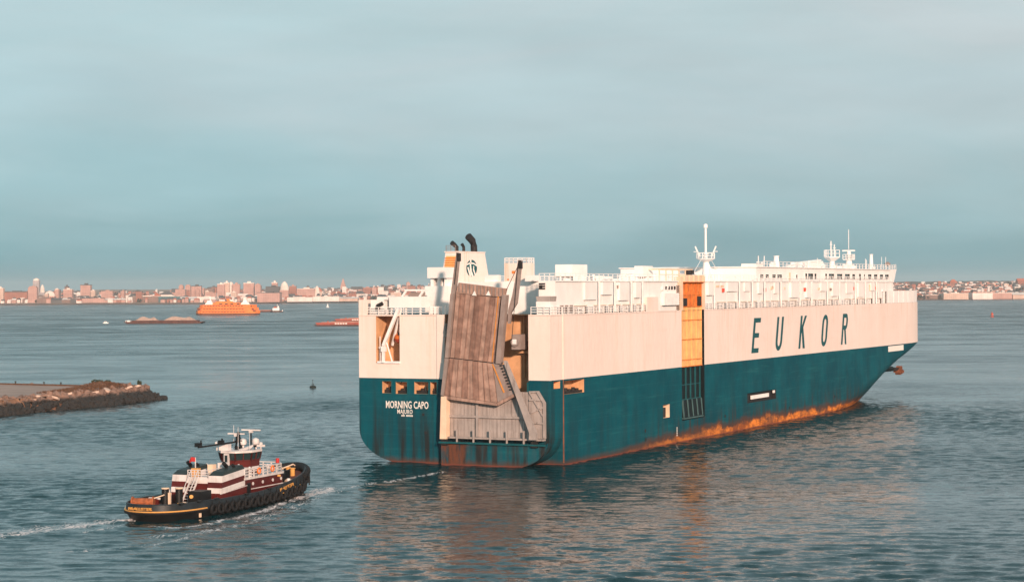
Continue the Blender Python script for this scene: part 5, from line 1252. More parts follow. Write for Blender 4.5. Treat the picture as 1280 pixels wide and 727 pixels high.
# ------------------------------------------------------------------ other craft on the water
M['ferryorange'] = paint('ferry_orange_paint', (0.78, 0.20, 0.04), var=0.1, streak=0.12, rough=0.45, scale=0.2)
M['ferrydark'] = flat('ferry_dark_hull', (0.06, 0.03, 0.025), 0.6)
M['ferrywin'] = flat('ferry_window_band', (0.16, 0.04, 0.015), 0.3)
M['bargerust'] = paint('barge_brown_hull', (0.085, 0.035, 0.028), var=0.25, streak=0.3, rough=0.7, scale=0.3)
M['bargered'] = paint('barge_red_paint', (0.30, 0.065, 0.045), var=0.15, streak=0.3, rough=0.6, scale=0.3)
M['bargedeck'] = paint('barge_pinkish_deck', (0.45, 0.22, 0.17), var=0.15, streak=0, rough=0.8, scale=0.3)
M['gravel'] = paint('pale_gravel', (0.42, 0.29, 0.235), var=0.2, streak=0, rough=0.95, scale=0.6, bump=0.8)
def mm(name, mb, mat, parent, **kw): return mb.build(name, mat, parent, **kw)
# --- orange ferry, long axis across the view
fy = empty('ferry', (-311.5, 2160, 0), R(1.5)); tag(fy, 'bright orange double-ended passenger ferry crossing the harbour', 'ferry')
def pr_plan(mb, L, Bm, z0, z1, tl, tr, k=1.0):
    pts = [(-L / 2, 0), (-L / 2 + tl * .4, -Bm * .35), (-L / 2 + tl, -Bm / 2), (L / 2 - tr, -Bm / 2), (L / 2 - tr * .4, -Bm * .35), (L / 2, 0), (L / 2 - tr * .4, Bm * .35), (L / 2 - tr, Bm / 2), (-L / 2 + tl, Bm / 2), (-L / 2 + tl * .4, Bm * .35)]
    mb.prism(pts, 'z', z0, z1)
mb = MB(); pr_plan(mb, 70, 19, -0.5, 1.3, 8, 12); mm('hull', mb, M['ferrydark'], fy)
mb = MB(); pr_plan(mb, 70, 20, 1.3, 4.6, 7, 11); mm('main_deck_house', mb, M['ferryorange'], fy)
mb = MB(); pr_plan(mb, 67, 19.4, 4.6, 7.8, 6, 10); mm('saloon_deck_house', mb, M['ferryorange'], fy)
mb = MB(); pr_plan(mb, 63, 18.8, 7.8, 10.9, 5, 8); mm('upper_deck_house', mb, M['ferryorange'], fy)
mb = MB(); mb.box(-16, 14, -6, 6, 10.9, 13.2); mb.box(-13, 6, -5, 5, 13.2, 14.6); mm('bridge_deck', mb, M['ferryorange'], fy)
for z, a, b in ((2.9, -27, 20), (6.2, -26, 19), (9.4, -25, 18)):
    yy = -10.05 if z < 4 else -9.75 if z < 7 else -9.45
    for k in range(14):
        x = a + (b - a) * k / 14; mb = MB(); mb.box(x, x + (b - a) / 14 * 0.7, yy - 0.05, yy + 0.2, z - 0.45, z + 0.45); mm('window', mb, M['ferrywin'], fy)
for z, x in ((6.4, 23), (9.4, 21), (4.4, 25), (6.2, -33.0)):
    mb = MB(); mb.box(x, x + 6, -8.3, -7.8, z - 0.9, z + 0.6); mm('end_opening', mb, M['ferrywin'], fy)
for x0, sgn in ((-20, -1), (19, 1)):
    e = empty('pilot_house', (0, 0, 0)); e.parent = fy
    mb = MB(); mb.prism([(x0 - 5, 10.95), (x0 + 5, 10.95), (x0 + 3, 13.6), (x0 - 3.4, 13.6)], 'y', -4, 4); mm('house_wall', mb, M['white2'], e)
    mb = MB(); mb.box(x0 - 2.5, x0 + 2.2, -3, 3, 13.6, 15.6); mm('wheel_cabin', mb, M['white2'], e)
    mb = MB(); mb.bar((x0 - .5 * sgn, 0, 15.6), (x0 - .5 * sgn, 0, 20.0), 0.9); mm('mast', mb, M['white2'], e)
for x in (-9, -3, 3, 10):
    mb = MB(); mb.box(x, x + 3.4, -6.2, -5.9, 11.1, 12.3); mm('deck_opening', mb, M['ferrydark'], fy)
mb = MB(); mb.prism([(0.5, 13.2), (5, 13.2), (2.0, 17.2), (-2.0, 17.2)], 'y', -2.2, 2.2); mm('funnel', mb, M['ferryorange'], fy)
mb = MB(); mb.prism([(3.2, 14.6), (9.5, 13.3), (4.0, 16.2), (1.5, 17.0)], 'y', -2.4, -2.25); mm('funnel_panel', mb, M['white2'], fy)
for z, a, b, yy in ((4.6, -29, 22, -10.0), (7.8, -28, 21, -9.7), (10.9, -27, 21, -9.4)):  # ledges added so their shadows draw dark lines between the decks
    mb = MB(); mb.box(a, b, yy - 0.8, yy + 0.2, z - 0.15, z + 0.2); mm('shadow_ledge', mb, M['ferryorange'], fy)
# --- gravel barge: flat hull, coaming, heaps of gravel
def scow(mb, L, Bm, z0, z1, rake):
    mb.prism([(-L / 2 + rake, z0), (L / 2 - rake, z0), (L / 2, z1), (-L / 2, z1)], 'y', -Bm / 2, Bm / 2)
gb = empty('gravel_barge', (-281.0, 1594, 0), R(-2)); tag(gb, 'long flat brown barge loaded with pale gravel', 'barge')
mb = MB(); scow(mb, 65, 13, -0.6, 1.5, 4); mm('hull', mb, M['bargerust'], gb)
mb = MB()
for y in (-5.6, 5.3): mb.box(-26, 27, y, y + 0.3, 1.5, 2.6)
for x in (-26.3, 27): mb.box(x, x + 0.3, -5.6, 5.6, 1.5, 2.6)
mm('coaming', mb, M['bargerust'], gb)
def heap(cx, L, Wd, hgt, seed):
    mb = MB(); nx, ny = 22, 9; r = random.Random(seed); vs = []
    for i in range(nx + 1):
        for j in range(ny + 1):
            u, v = i / nx * 2 - 1, j / ny * 2 - 1
            z = hgt * min(1, 1.5 * (1 - abs(u) ** 1.7)) * (1 - abs(v) ** 1.6) * (0.85 + 0.3 * mnoise.noise((u * 2 + seed, v * 2, 0)))
            vs.append((cx + u * L / 2, v * Wd / 2, 1.52 + max(0, z) + r.uniform(0, 0.12)))
    fs = [(i * (ny + 1) + j, (i + 1) * (ny + 1) + j, (i + 1) * (ny + 1) + j + 1, i * (ny + 1) + j + 1) for i in range(nx) for j in range(ny)]
    mb.add(vs, fs); return mb
for i, (c, L) in enumerate(((-15, 22), (12, 29))): 
    o = mm('gravel_heap', heap(c, L, 10.4, 4.1, i * 3 + 1), M['gravel'], gb); o['kind'] = 'stuff'
mb = MB(); mb.box(-31.5, -28, -3, 3, 1.5, 2.6); mm('deck_box', mb, M['white2'], gb)
for x in (-30, -10, 12, 29):
    mb = MB(); mb.cyl((x, -6.0, 1.5), (x, -6.0, 2.4), 0.3, n=8); mm('bollard', mb, M['ferrydark'], gb)
# --- two red tank barges, one behind the other
def tank_barge(loc, rz, L, label):
    e = empty('tank_barge', loc, rz); tag(e, label, 'barge')
    mb = MB(); scow(mb, L, 14, -0.6, 0.9, 6); mm('hull', mb, M['bargerust'], e)
    mb = MB(); mb.prism([(-L / 2 + 3, 0.9), (L / 2 - 3, 0.9), (L / 2 - 1.5, 2.4), (-L / 2 + 1.5, 2.4)], 'y', -6.9, 6.9); mm('hull_side', mb, M['bargered'], e)
    mb = MB(); mb.box(-L / 2 + 6, L / 2 - 6, -5.5, 5.5, 2.4, 2.75); mm('tank_deck', mb, M['bargedeck'], e)
    for k in range(5):
        x = -L / 2 + 16 + k * 1.9; mb = MB(); mb.box(x, x + 1.3, -6.98, -6.905, 1.3, 2.1); mm('letter', mb, M['wletter'], e)
    for x in (-L / 2 + 10, 0, L / 2 - 14):
        mb = MB(); mb.cyl((x, 0, 2.75), (x, 0, 3.5), 0.6, n=10); mm('hatch', mb, M['bargered'], e)
    mb = MB(); mb.tube([(-L / 2 + 12, 2, 3.0), (L / 2 - 12, 2, 3.0)], 0.2, 6); mm('deck_pipe', mb, M['bargedeck'], e)
    return e
tank_barge((-112.0, 1441, 0), R(-2), 66, 'red low tank barge in front, its bow left of the ship')
tank_barge((-113.0, 1620, 0), R(-2), 68, 'red tank barge half hidden behind the nearer red barge')
# --- small tug pushing a low barge
stg = empty('tugboat', (-284.5, 2378, 0), R(180)); tag(stg, 'tiny distant white and black tug pushing a low barge', 'tugboat')
mb = MB(); pr_plan(mb, 16, 6, -0.4, 1.8, 4, 4); mm('hull', mb, M['ferrydark'], stg)
mb = MB(); mb.box(-3.5, 4.5, -2.2, 2.2, 1.8, 5.0); mm('deckhouse', mb, M['white2'], stg)
mb = MB(); mb.box(0, 3, -1.6, 1.6, 5.0, 7.0); mm('wheelhouse', mb, M['bargered'], stg)
mb = MB(); mb.bar((-1, 0, 5), (-1, 0, 9.5), 0.4); mb.box(-3, -1.8, -.6, .6, 5, 7.4); mm('funnel', mb, M['white2'], stg)
mb = MB(); mb.box(-7.8, -6.8, -1.5, 1.5, 1.0, 2.6); mm('fender', mb, M['white2'], stg)
lbg = empty('deck_barge', (-302.5, 2395, 0), R(-2)); tag(lbg, 'low rusty barge pushed by the tiny distant tug', 'barge')
mb = MB(); scow(mb, 24, 8, -0.4, 1.8, 2); mm('hull', mb, M['bargerust'], lbg)
mb = MB(); mb.box(-10, 10, -3.4, 3.4, 1.8, 2.5); mm('cargo_deck', mb, M['bargedeck'], lbg)
# --- small white motor boat
wb = empty('motor_boat', (-333, 1613, 0), R(5)); tag(wb, 'small white motor boat left of the gravel barge', 'boat')
mb = MB(); pr_plan(mb, 4.6, 1.9, -0.2, 0.8, 1.2, 2.0); mm('hull', mb, M['white2'], wb)
mb = MB(); mb.prism([(-1.2, 0.8), (1.0, 0.8), (0.5, 1.7), (-1.0, 1.7)], 'y', -0.75, 0.75); mm('cabin', mb, M['white2'], wb)
mb = MB(); mb.box(-0.8, 0.3, -0.79, -0.76, 1.1, 1.5); mm('window', mb, M['glass'], wb)
sb_ = empty('sailing_dinghy', (-280, 2990, 0), 0); tag(sb_, 'tiny white sail far off against the shore', 'boat')
mb = MB(); pr_plan(mb, 5, 1.8, -0.1, 0.7, 1.4, 1.6); mm('hull', mb, M['white2'], sb_)
mb = MB(); mb.prism([(-1.6, 1.2), (1.2, 1.2), (0.2, 6.0)], 'y', -0.05, 0.05); mm('sail', mb, M['white2'], sb_)
# --- buoys
M['buoyred'] = flat('buoy_red', (0.50, 0.075, 0.035), 0.5); M['buoyblack'] = flat('buoy_dark_green_black', (0.02, 0.025, 0.022), 0.5)
b1 = empty('buoy', (-53.6, 528.3, 0), 0.4); tag(b1, 'small dark mooring buoy floating in open water left of the stern', 'buoy')
mb = MB(); mb.lathe([(0.3, -0.5), (0.85, -0.2), (0.9, 0.25), (0.6, 0.5), (0.2, 0.55)], n=16); mm('float', mb, M['buoyblack'], b1, smooth=True)
mb = MB(); mb.tube([(0.2, 0, 0.5), (0.25, 0, 0.9), (0, 0, 1.15), (-0.25, 0, 0.9), (-0.2, 0, 0.5)], 0.08, 6); mm('ring', mb, M['buoyblack'], b1)
mb = MB(); mb.cyl((0, 0, 0.5), (0, 0, 1.9), 0.06, n=6); mb.lathe([(0.05, 0), (.16, .08), (.1, .3)], (0, 0, 1.85), 8); mm('lamp', mb, M['tugbul'], b1)
b2 = empty('buoy', (404.3, 1659, 0), 0.2); tag(b2, 'red channel buoy standing upright on the right-hand water', 'buoy')
mb = MB(); mb.lathe([(0.8, -0.5), (1.5, 0.0), (1.5, 0.7), (0.7, 0.9)], n=14); mm('float', mb, M['buoyred'], b2, smooth=True)
mb = MB()
for i in range(4):
    a = math.pi / 4 + i * math.pi / 2; mb.bar((0.9 * math.cos(a), 0.9 * math.sin(a), 0.7), (0.35 * math.cos(a), 0.35 * math.sin(a), 3.4), 0.16)
mm('tower', mb, M['buoyred'], b2)
mb = MB(); mb.prism([(-0.85, 1.6), (0.85, 1.6), (0.75, 3.2), (-0.75, 3.2)], 'y', -0.75, -0.65); mb.prism([(-0.85, 1.6), (0.85, 1.6), (0.75, 3.2), (-0.75, 3.2)], 'x', -0.75, -0.65); mb.lathe([(.2, 0), (.4, .1), (.4, .6), (.1, .9)], (0, 0, 3.4), 10); mm('daymark', mb, M['buoyred'], b2)
# --- far foam trails
M['foam'] = flat('wake_foam', (0.55, 0.58, 0.58), 0.7, 0.1, 0.3)
def trail(name, pts, w, label):
    mb = MB(); r = random.Random(len(label))
    for (x0, y0), (x1, y1) in zip(pts[:-1], pts[1:]):
        L = math.hypot(x1 - x0, y1 - y0); t = 0.0
        while t < L:
            l = r.uniform(2, 9); u = t / L; cx, cy = x0 + (x1 - x0) * u, y0 + (y1 - y0) * u; ww = w * r.uniform(0.3, 1)
            cy += r.uniform(-w, w) * 0.4; n = 8; ring = []
            for k in range(n):
                a = 2 * math.pi * k / n; q = r.uniform(0.7, 1.15); ring.append((cx + l * 0.6 * q * math.cos(a), cy + ww * q * math.sin(a), 0.03))
            mb.add(ring, [tuple(range(n))]); t += l * r.uniform(0.8, 1.6)
    o = mb.build(name, M['foam'], fix=False); tag(o, label, 'wake', kind='stuff')
trail('wake', [(-349, 2172), (-378, 2176), (-420, 2185)], 4.0, 'pale foam trail behind the orange ferry')
trail('wake', [(-340, 2146), (-318, 2146), (-290, 2147), (-277, 2150)], 2.2, 'foam along the orange ferry waterline')
trail('wake', [(-275, 2362), (-232, 2375), (-180, 2398)], 3.2, 'pale foam trail behind the tiny distant tug')
trail('wake', [(-560, 2292), (-430, 2228)], 1.6, 'thin far foam line on the left water')
# ------------------------------------------------------------------ stone breakwater on the left
M['bwdeck'] = paint('breakwater_concrete_deck', (0.34, 0.235, 0.195), var=0.15, streak=0, rough=0.9, scale=0.12, bump=0.3)
M['bwdirt'] = paint('dry_brown_bank', (0.20, 0.105, 0.065), var=0.35, streak=0, rough=0.95, scale=0.6, bump=0.9, rust=0.3, rcol=(0.30, 0.12, 0.06))
def rock_mat():
    m, nt, b = new_mat('riprap_rock'); g = N(nt)
    co = g.n('ShaderNodeTexCoord').outputs['Object']; sep = g.n('ShaderNodeSeparateXYZ'); g.link(co, sep.inputs[0])
    n1 = g.noise(co, 0.45, 4, 0.6); n2 = g.noise(co, 3.0, 5, 0.6)
    c = g.mix(g.ramp(n1, 0.35, 0.65), (0.06, 0.03, 0.02), (0.24, 0.135, 0.095)); c = g.mix(g.ramp(n2, 0.3, 0.7), c, (0.22, 0.14, 0.11))
    wet = g.math('ADD', sep.outputs['Z'], g.math('MULTIPLY_ADD', g.noise(co, 0.5, 3, 0.6), -1.2, 0.6))
    c = g.mix(g.ramp(wet, 2.0, 2.8, 1.0, 0.0), c, (0.016, 0.014, 0.013))      # weed-black tide band
    g.link(c, b.inputs['Base Color']); b.inputs['Roughness'].default_value = 0.85; return m
M['rock'] = rock_mat()
M['slab'] = paint('pale_broken_slab', (0.52, 0.38, 0.31), var=0.15, streak=0, rough=0.9, scale=1)
M['drygrass'] = paint('dry_scrub', (0.11, 0.055, 0.032), var=0.4, streak=0, rough=0.95, scale=1.5)
M['bush'] = paint('dark_bush_leaf', (0.035, 0.05, 0.03), var=0.5, streak=0, rough=0.8, scale=2)
near = [(-150, 335), (-118, 396), (-110.3, 423.6), (-103.5, 438.8), (-97.5, 453), (-92.3, 468), (-90.0, 477)]
far = [(-94, 486), (-99, 481), (-103.1, 479.5), (-128.5, 493.7), (-190, 530), (-260, 560)]
poly = near + far + [(-260, 335)]
mb = MB(); mb.prism(poly, 'z', -1.0, 3.0); o = mb.build('breakwater', M['bwdeck']); tag(o, 'flat stone breakwater with paved top on the left', kind='structure')
mb = MB(); mb.add([(-103.1, 479.3, 3.0), (-128.5, 493.5, 3.0), (-190, 529.8, 3.0), (-190, 529.2, 3.0), (-128.5, 492.9, 3.0), (-103.1, 478.7, 3.0)] + [(p[0], p[1], 3.35) for p in ((-103.1, 479.3), (-128.5, 493.5), (-190, 529.8), (-190, 529.2), (-128.5, 492.9), (-103.1, 478.7))],
    [(6, 7, 8, 9, 10, 11), (0, 1, 7, 6), (1, 2, 8, 7), (3, 4, 10, 9), (4, 5, 11, 10), (5, 0, 6, 11), (2, 3, 9, 8)])
mb.build('kerb', M['drygrass'], o)
for k, (x, y) in enumerate(((-124.0, 491.2), (-115.8, 486.6), (-111.0, 483.9))):
    b_ = empty('bollard', (x, y, 3.35)); tag(b_, 'short dark mooring bollard on the breakwater far edge, ' + ('leftmost of three', 'middle of three', 'nearest the bush')[k], 'bollard', 'breakwater bollards')
    m_ = MB(); m_.cyl((0, 0, 0), (0, 0, 0.35), 0.18, 0.15, n=10); m_.build('post', M['buoyblack'], b_); m_ = MB(); m_.lathe([(0.15, 0), (0.28, 0.05), (0.27, 0.16), (0.08, 0.2)], (0, 0, 0.35), 12); m_.build('cap', M['buoyblack'], b_)
# bank of earth along the near edge rising to a mound at the tip
def bank_h(t):           # t 0..1 along the near edge from frame edge to tip
    return float(np.interp(t, [0, .5, .62, .72, .84, .94, 1], [0.0, 0.0, 0.3, 0.7, 1.7, 0.8, 0.0]))
path = near[1:]
def along(t):
    seg = [math.dist(a, b) for a, b in zip(path[:-1], path[1:])]; L = sum(seg) * t
    for (a, b), d in zip(zip(path[:-1], path[1:]), seg):
        if L <= d or (a, b) == (path[-2], path[-1]):
            u = min(1, L / d); p = Vector((a[0] + (b[0] - a[0]) * u, a[1] + (b[1] - a[1]) * u, 0)); n = Vector((b[1] - a[1], a[0] - b[0], 0)).normalized(); return p, n
        L -= d
mb = MB(); rows = []
for i in range(81):
    t = i / 80; p, n_ = along(t); w = 2.0 + 7.5 * max(0, min(1, (t - .5) * 5)); row = []
    for j in range(13):
        v = j / 12; off = n_ * (5.0 - v * (5.0 + w)); q = p + off
        hz = (-1.0 + 4.0 * min(1, v / 0.42)) if v < 0.42 else 3.0 + bank_h(t) * math.sin(math.pi * (v - 0.30) / 0.70) ** 0.7 if v < 0.999 else 2.98
        hz += mnoise.noise((q.x * .35, q.y * .35, 2.0)) * (0.3 if 0.1 < v < 0.95 else 0)
        row.append((q.x, q.y, hz))
    rows.append(row)
for a, b in zip(rows[:-1], rows[1:]):
    for j in range(12): mb.quad(a[j], b[j], b[j + 1], a[j + 1])
o = mb.build('bank', M['bwdirt'], smooth='all'); tag(o, 'brown earth bank on the breakwater edge', kind='structure')
# riprap
ico = bmesh.new(); bmesh.ops.create_icosphere(ico, subdivisions=1, radius=1.0); IV = [v.co.copy() for v in ico.verts]; IF = [[v.index for v in f.verts] for f in ico.faces]; ico.free()
def rock(mb, c, r, rg, m=0):
    sx, sy, sz = rg.uniform(.7, 1.3) * r, rg.uniform(.7, 1.3) * r, rg.uniform(.5, .9) * r; e = Euler((rg.uniform(0, 6), rg.uniform(0, 6), rg.uniform(0, 6))).to_matrix()
    mb.add([Vector(c) + e @ Vector((v.x * sx * rg.uniform(.75, 1.2), v.y * sy * rg.uniform(.75, 1.2), v.z * sz)) for v in IV], IF, m)
rg = random.Random(3); mb = MB()
for i in range(950):
    t = rg.random() ** 0.9; p, n_ = along(t); v = rg.random(); q = p + n_ * (6.0 - v * 6.0)
    rock(mb, (q.x, q.y, -0.5 + 3.4 * v ** 0.8 + rg.uniform(-.1, .25)), rg.choice((.4, .5, .6, .75, .95, 1.25)), rg)
for i in range(220):      # rounding the tip
    a = rg.uniform(-1.0, 2.2); d = rg.uniform(0, 5.5); c = Vector((-92.0, 474, 0)); q = c + Vector((math.cos(a) * d * .9, math.sin(a) * d * 1.3, 0)); rock(mb, (q.x, q.y, 2.6 - d * .52 + rg.uniform(-.1, .3)), rg.uniform(.35, .9), rg)
for i in range(300):
    t = rg.random(); a, b = far[1], far[4]; k = rg.random(); rock(mb, (a[0] + (b[0] - a[0]) * k, a[1] + (b[1] - a[1]) * k + rg.uniform(0, 3), rg.uniform(0, 2.6)), rg.uniform(.4, .8), rg)
o = mb.build('riprap', M['rock'], fix=False); tag(o, 'heaped dark riprap rocks along the breakwater waterline', 'rocks', kind='stuff')
slabs = [(0.43, 1.2, 2.6, 1.9), (0.47, 1.0, 2.8, 1.4), (0.52, 1.7, 2.5, 1.5), (0.60, 1.0, 3.0, 1.1), (0.24, 0.2, 3.3, 2.0), (0.70, 1.8, 2.8, 1.2), (0.77, 1.4, 3.2, 1.0), (0.90, 0.8, 3.0, 1.3), (0.955, 0.2, 3.1, 1.4)]
where = ['lying halfway along the breakwater edge', 'just right of the breakwater midpoint', 'below the brown scrub on the breakwater', 'small and flat at the foot of the brown mound', 'large and flat on the left part of the breakwater bank', 'under the dark bush of the breakwater', 'below the mound of the breakwater', 'near the breakwater tip, right of the mound', 'at the very tip of the breakwater beside the dark shrub']
for (t, off, z, r), wt in zip(slabs, where):
    p, n_ = along(t); mb = MB(); q = p + n_ * off
    pts = [(r * rg.uniform(.8, 1.1) * math.cos(a), r * .8 * rg.uniform(.7, 1.1) * math.sin(a)) for a in [2 * math.pi * k / 7 for k in range(7)]]
    mb.prism(pts, 'z', -0.25, 0.25); o = mb.build('stone_slab', M['slab']); o.location = (q.x, q.y, z); o.rotation_euler = (rg.uniform(-.3, .3), rg.uniform(0.1, .4), rg.uniform(0, 6)); tag(o, 'pale stone slab ' + wt, 'stone', 'pale slabs on the breakwater')
# dry scrub as blade clumps on the mound
mb = MB()
for i in range(2600):
    t = rg.uniform(0.6, 0.97); p, n_ = along(t); v = rg.uniform(-1.0, 8.0); q = p - n_ * v
    z = 3.0 + bank_h(t) * max(0, math.sin(math.pi * min(1, max(0, (v + 1.5) / 10)))) ** .7; h_ = rg.uniform(.25, .65); a = rg.uniform(0, 6.28); w = rg.uniform(.05, .16)
    d = Vector((math.cos(a), math.sin(a), 0)) * w; ln = Vector((rg.uniform(-.3, .3), rg.uniform(-.3, .3), h_)); b = Vector((q.x, q.y, z - .1))
    mb.add([b - d, b + d, b + ln], [(0, 1, 2)])
o = mb.build('dry_grass', M['drygrass'], fix=False); tag(o, 'dry brown scrub covering the breakwater mound', 'grass', kind='stuff')
def bush(name, loc, rx, rz, n, label, stem=True, seed=1):
    e = empty(name, loc); tag(e, label, 'bush'); r = random.Random(seed); mb = MB()
    lob = [(r.uniform(-.7, .7) * rx, r.uniform(-.4, .4) * rx, r.uniform(.35, .8) * rz, r.uniform(.35, .55)) for _ in range(7)]
    for i in range(n):
        lx, ly, lz, lr = r.choice(lob); v = Vector((r.gauss(0, 1), r.gauss(0, 1), r.gauss(0, 1))).normalized() * r.uniform(.4, 1) ** .5
        c = Vector((lx + v.x * lr * rx * .8, ly + v.y * lr * rx * .8, max(.05, lz + v.z * lr * rz * .8))); s = r.uniform(.10, .24); a = Vector((r.gauss(0, 1), r.gauss(0, 1), r.gauss(0, 1))).normalized(); b = a.orthogonal().normalized()
        mb.add([c + a * s, c + b * s * .6, c - a * s, c - b * s * .6], [(0, 1, 2, 3)])
    mb.build('foliage', M['bush'], e, fix=False)
    mb = MB()
    for k in range(5): a = k * 1.26; mb.tube([(0, 0, 0), (.2 * rx * math.cos(a), .2 * rx * math.sin(a), rz * .4), (.5 * rx * math.cos(a), .4 * rx * math.sin(a), rz * .75)], [.07, .05, .025], 5)
    mb.build('stem', M['drygrass'], e)
bush('bush', (-100.2, 481, 2.9), 2.6, 1.5, 1500, 'wide dark green bush on top of the breakwater mound', seed=4)
bush('bush', (-91.0, 481.0, 2.6), 0.7, 1.7, 260, 'small dark shrub at the tip of the breakwater', seed=9)

# ------------------------------------------------------------------ far shore
M['land'] = paint('far_shore_ground', (0.24, 0.17, 0.13), var=0.4, streak=0, rough=1, scale=0.01)
M['ridge'] = paint('wooded_ridge', (0.045, 0.055, 0.045), var=0.4, streak=0, rough=1, scale=0.02)
M['quay'] = paint('dark_quay_wall', (0.06, 0.045, 0.04), var=0.3, streak=0.3, rough=0.9, scale=0.05)
def ground_h(x, y):
    d = (y - 3800) / 1000.0
    left = float(np.interp(d, [0, .1, .5, 1.0, 1.6, 2.4, 4], [2, 2.5, 6, 12, 22, 30, 32]))
    right = float(np.interp(d, [0, .06, .3, .7, 1.1, 1.7, 3], [2, 3, 11, 20, 27, 30, 28]))
    mid = float(np.interp(d, [0, .1, .5, 1.0, 1.6, 2.4, 4], [2, 2.5, 8, 20, 33, 38, 38]))
    k = min(1, max(0, (x - 200) / 500)); a = left + (mid - left) * min(1, max(0, (x + 620) / 350))
    base = a * (1 - k) + right * k
    return base * (1 + 0.14 * mnoise.noise((x * .0035, y * .002, 5.0))) + 0.6 * mnoise.noise((x * .012, y * .01, 1.0)) * min(1, d * 4)
SH = lambda x: float(np.interp(x, [-1100, -640, -330, 200, 780, 990, 1600], [4010, 3900, 4080, 3900, 3745, 3790, 3900]))
mb = MB(); xs_ = list(np.arange(-1500, 1501, 50)); ys_ = [0, 30, 80, 150, 250, 400, 600, 850, 1150, 1500, 1900, 2400, 3200]
rows = [[(x, SH(x) + dy, max(1.5, ground_h(x, SH(x) + dy)) if dy > 0 else 1.8) for x in xs_] for dy in ys_]
for a, b in zip(rows[:-1], rows[1:]):
    for j in range(len(xs_) - 1): mb.quad(a[j], a[j + 1], b[j + 1], b[j])
for j in range(len(xs_) - 1): a, b = rows[0][j], rows[0][j + 1]; mb.quad((a[0], a[1], -1), (b[0], b[1], -1), b, a, 1)
o = mb.build('far_shore', [M['land'], M['quay']], smooth='all'); tag(o, 'low built-up shore rising to gentle hills across the harbour', kind='structure')
mb = MB(); rows = []
for y, k in ((5900, 0), (6300, 1), (7200, 1.0), (8000, 0.9)):
    rows.append([(x * 1.3, y, (6 + (20 if x < -250 else 28) * k) + (7 * k) * mnoise.noise((x * .003, y * .001, 3)) + (6 if x > 300 else 0) * k + 5 * k * mnoise.noise((x * .02, 0, 9)) + 2.2 * k * mnoise.noise((x * .09, 0, 4))) for x in np.arange(-1700, 1701, 12)])
for a, b in zip(rows[:-1], rows[1:]):
    for j in range(len(a) - 1): mb.quad(a[j], a[j + 1], b[j + 1], b[j])
o = mb.build('hills', M['ridge'], smooth='all'); tag(o, 'dark wooded ridge behind the far shore', kind='structure')

def facade(name, col, win=0.5, sx=0.28, sz=0.30):
    """wall paint with rows of window-dark patches, for houses too far off to show single windows"""
    m, nt, b = new_mat(name); g = N(nt); co = g.n('ShaderNodeTexCoord').outputs['Object']
    sep = g.n('ShaderNodeSeparateXYZ'); g.link(co, sep.inputs[0])
    u = g.math('FRACT', g.math('MULTIPLY', g.math('ADD', sep.outputs['X'], sep.outputs['Y']), sx)); v = g.math('FRACT', g.math('MULTIPLY', sep.outputs['Z'], sz))
    f = g.math('MULTIPLY', g.math('MULTIPLY', g.math('GREATER_THAN', u, 0.42), g.math('LESS_THAN', u, 0.85)), g.math('MULTIPLY', g.math('GREATER_THAN', v, 0.35), g.math('LESS_THAN', v, 0.8)))
    c = g.mix(g.ramp(g.noise(co, 0.08, 4, .6), .3, .7), tuple(x * .85 for x in col), tuple(min(1, x * 1.1) for x in col))
    c = g.mix(g.math('MULTIPLY', f, win), c, tuple(x * 0.35 for x in col)); g.link(c, b.inputs['Base Color']); b.inputs['Roughness'].default_value = 0.8; return m
WALL = {'pink': facade('far_pink_wall', (0.46, 0.27, 0.23)), 'cream': facade('far_cream_wall', (0.56, 0.40, 0.33), .5), 'brick': facade('far_brick_wall', (0.30, 0.125, 0.09)),
        'white': facade('far_white_wall', (0.74, 0.64, 0.60), .35), 'brown': facade('far_brown_wall', (0.20, 0.125, 0.105), .5), 'grey': facade('far_grey_wall', (0.36, 0.33, 0.34), .4), 'dark': facade('far_dark_wall', (0.085, 0.085, 0.09), .4), 'teal': facade('far_teal_wall', (0.03, 0.12, 0.14), .2)}
ROOF = {'pink': flat('far_pink_roof', (0.42, 0.25, 0.21), .9, .1, .05), 'dark': flat('far_slate_roof', (0.075, 0.08, 0.085), .9, .15, .05), 'red': flat('far_tile_roof', (0.40, 0.12, 0.075), .9, .15, .05), 'pale': flat('far_pale_roof', (0.70, 0.60, 0.54), .9, .1, .05)}
M['leaf_far'] = paint('far_tree_green', (0.04, 0.052, 0.042), var=0.4, streak=0, rough=.95, scale=.2)
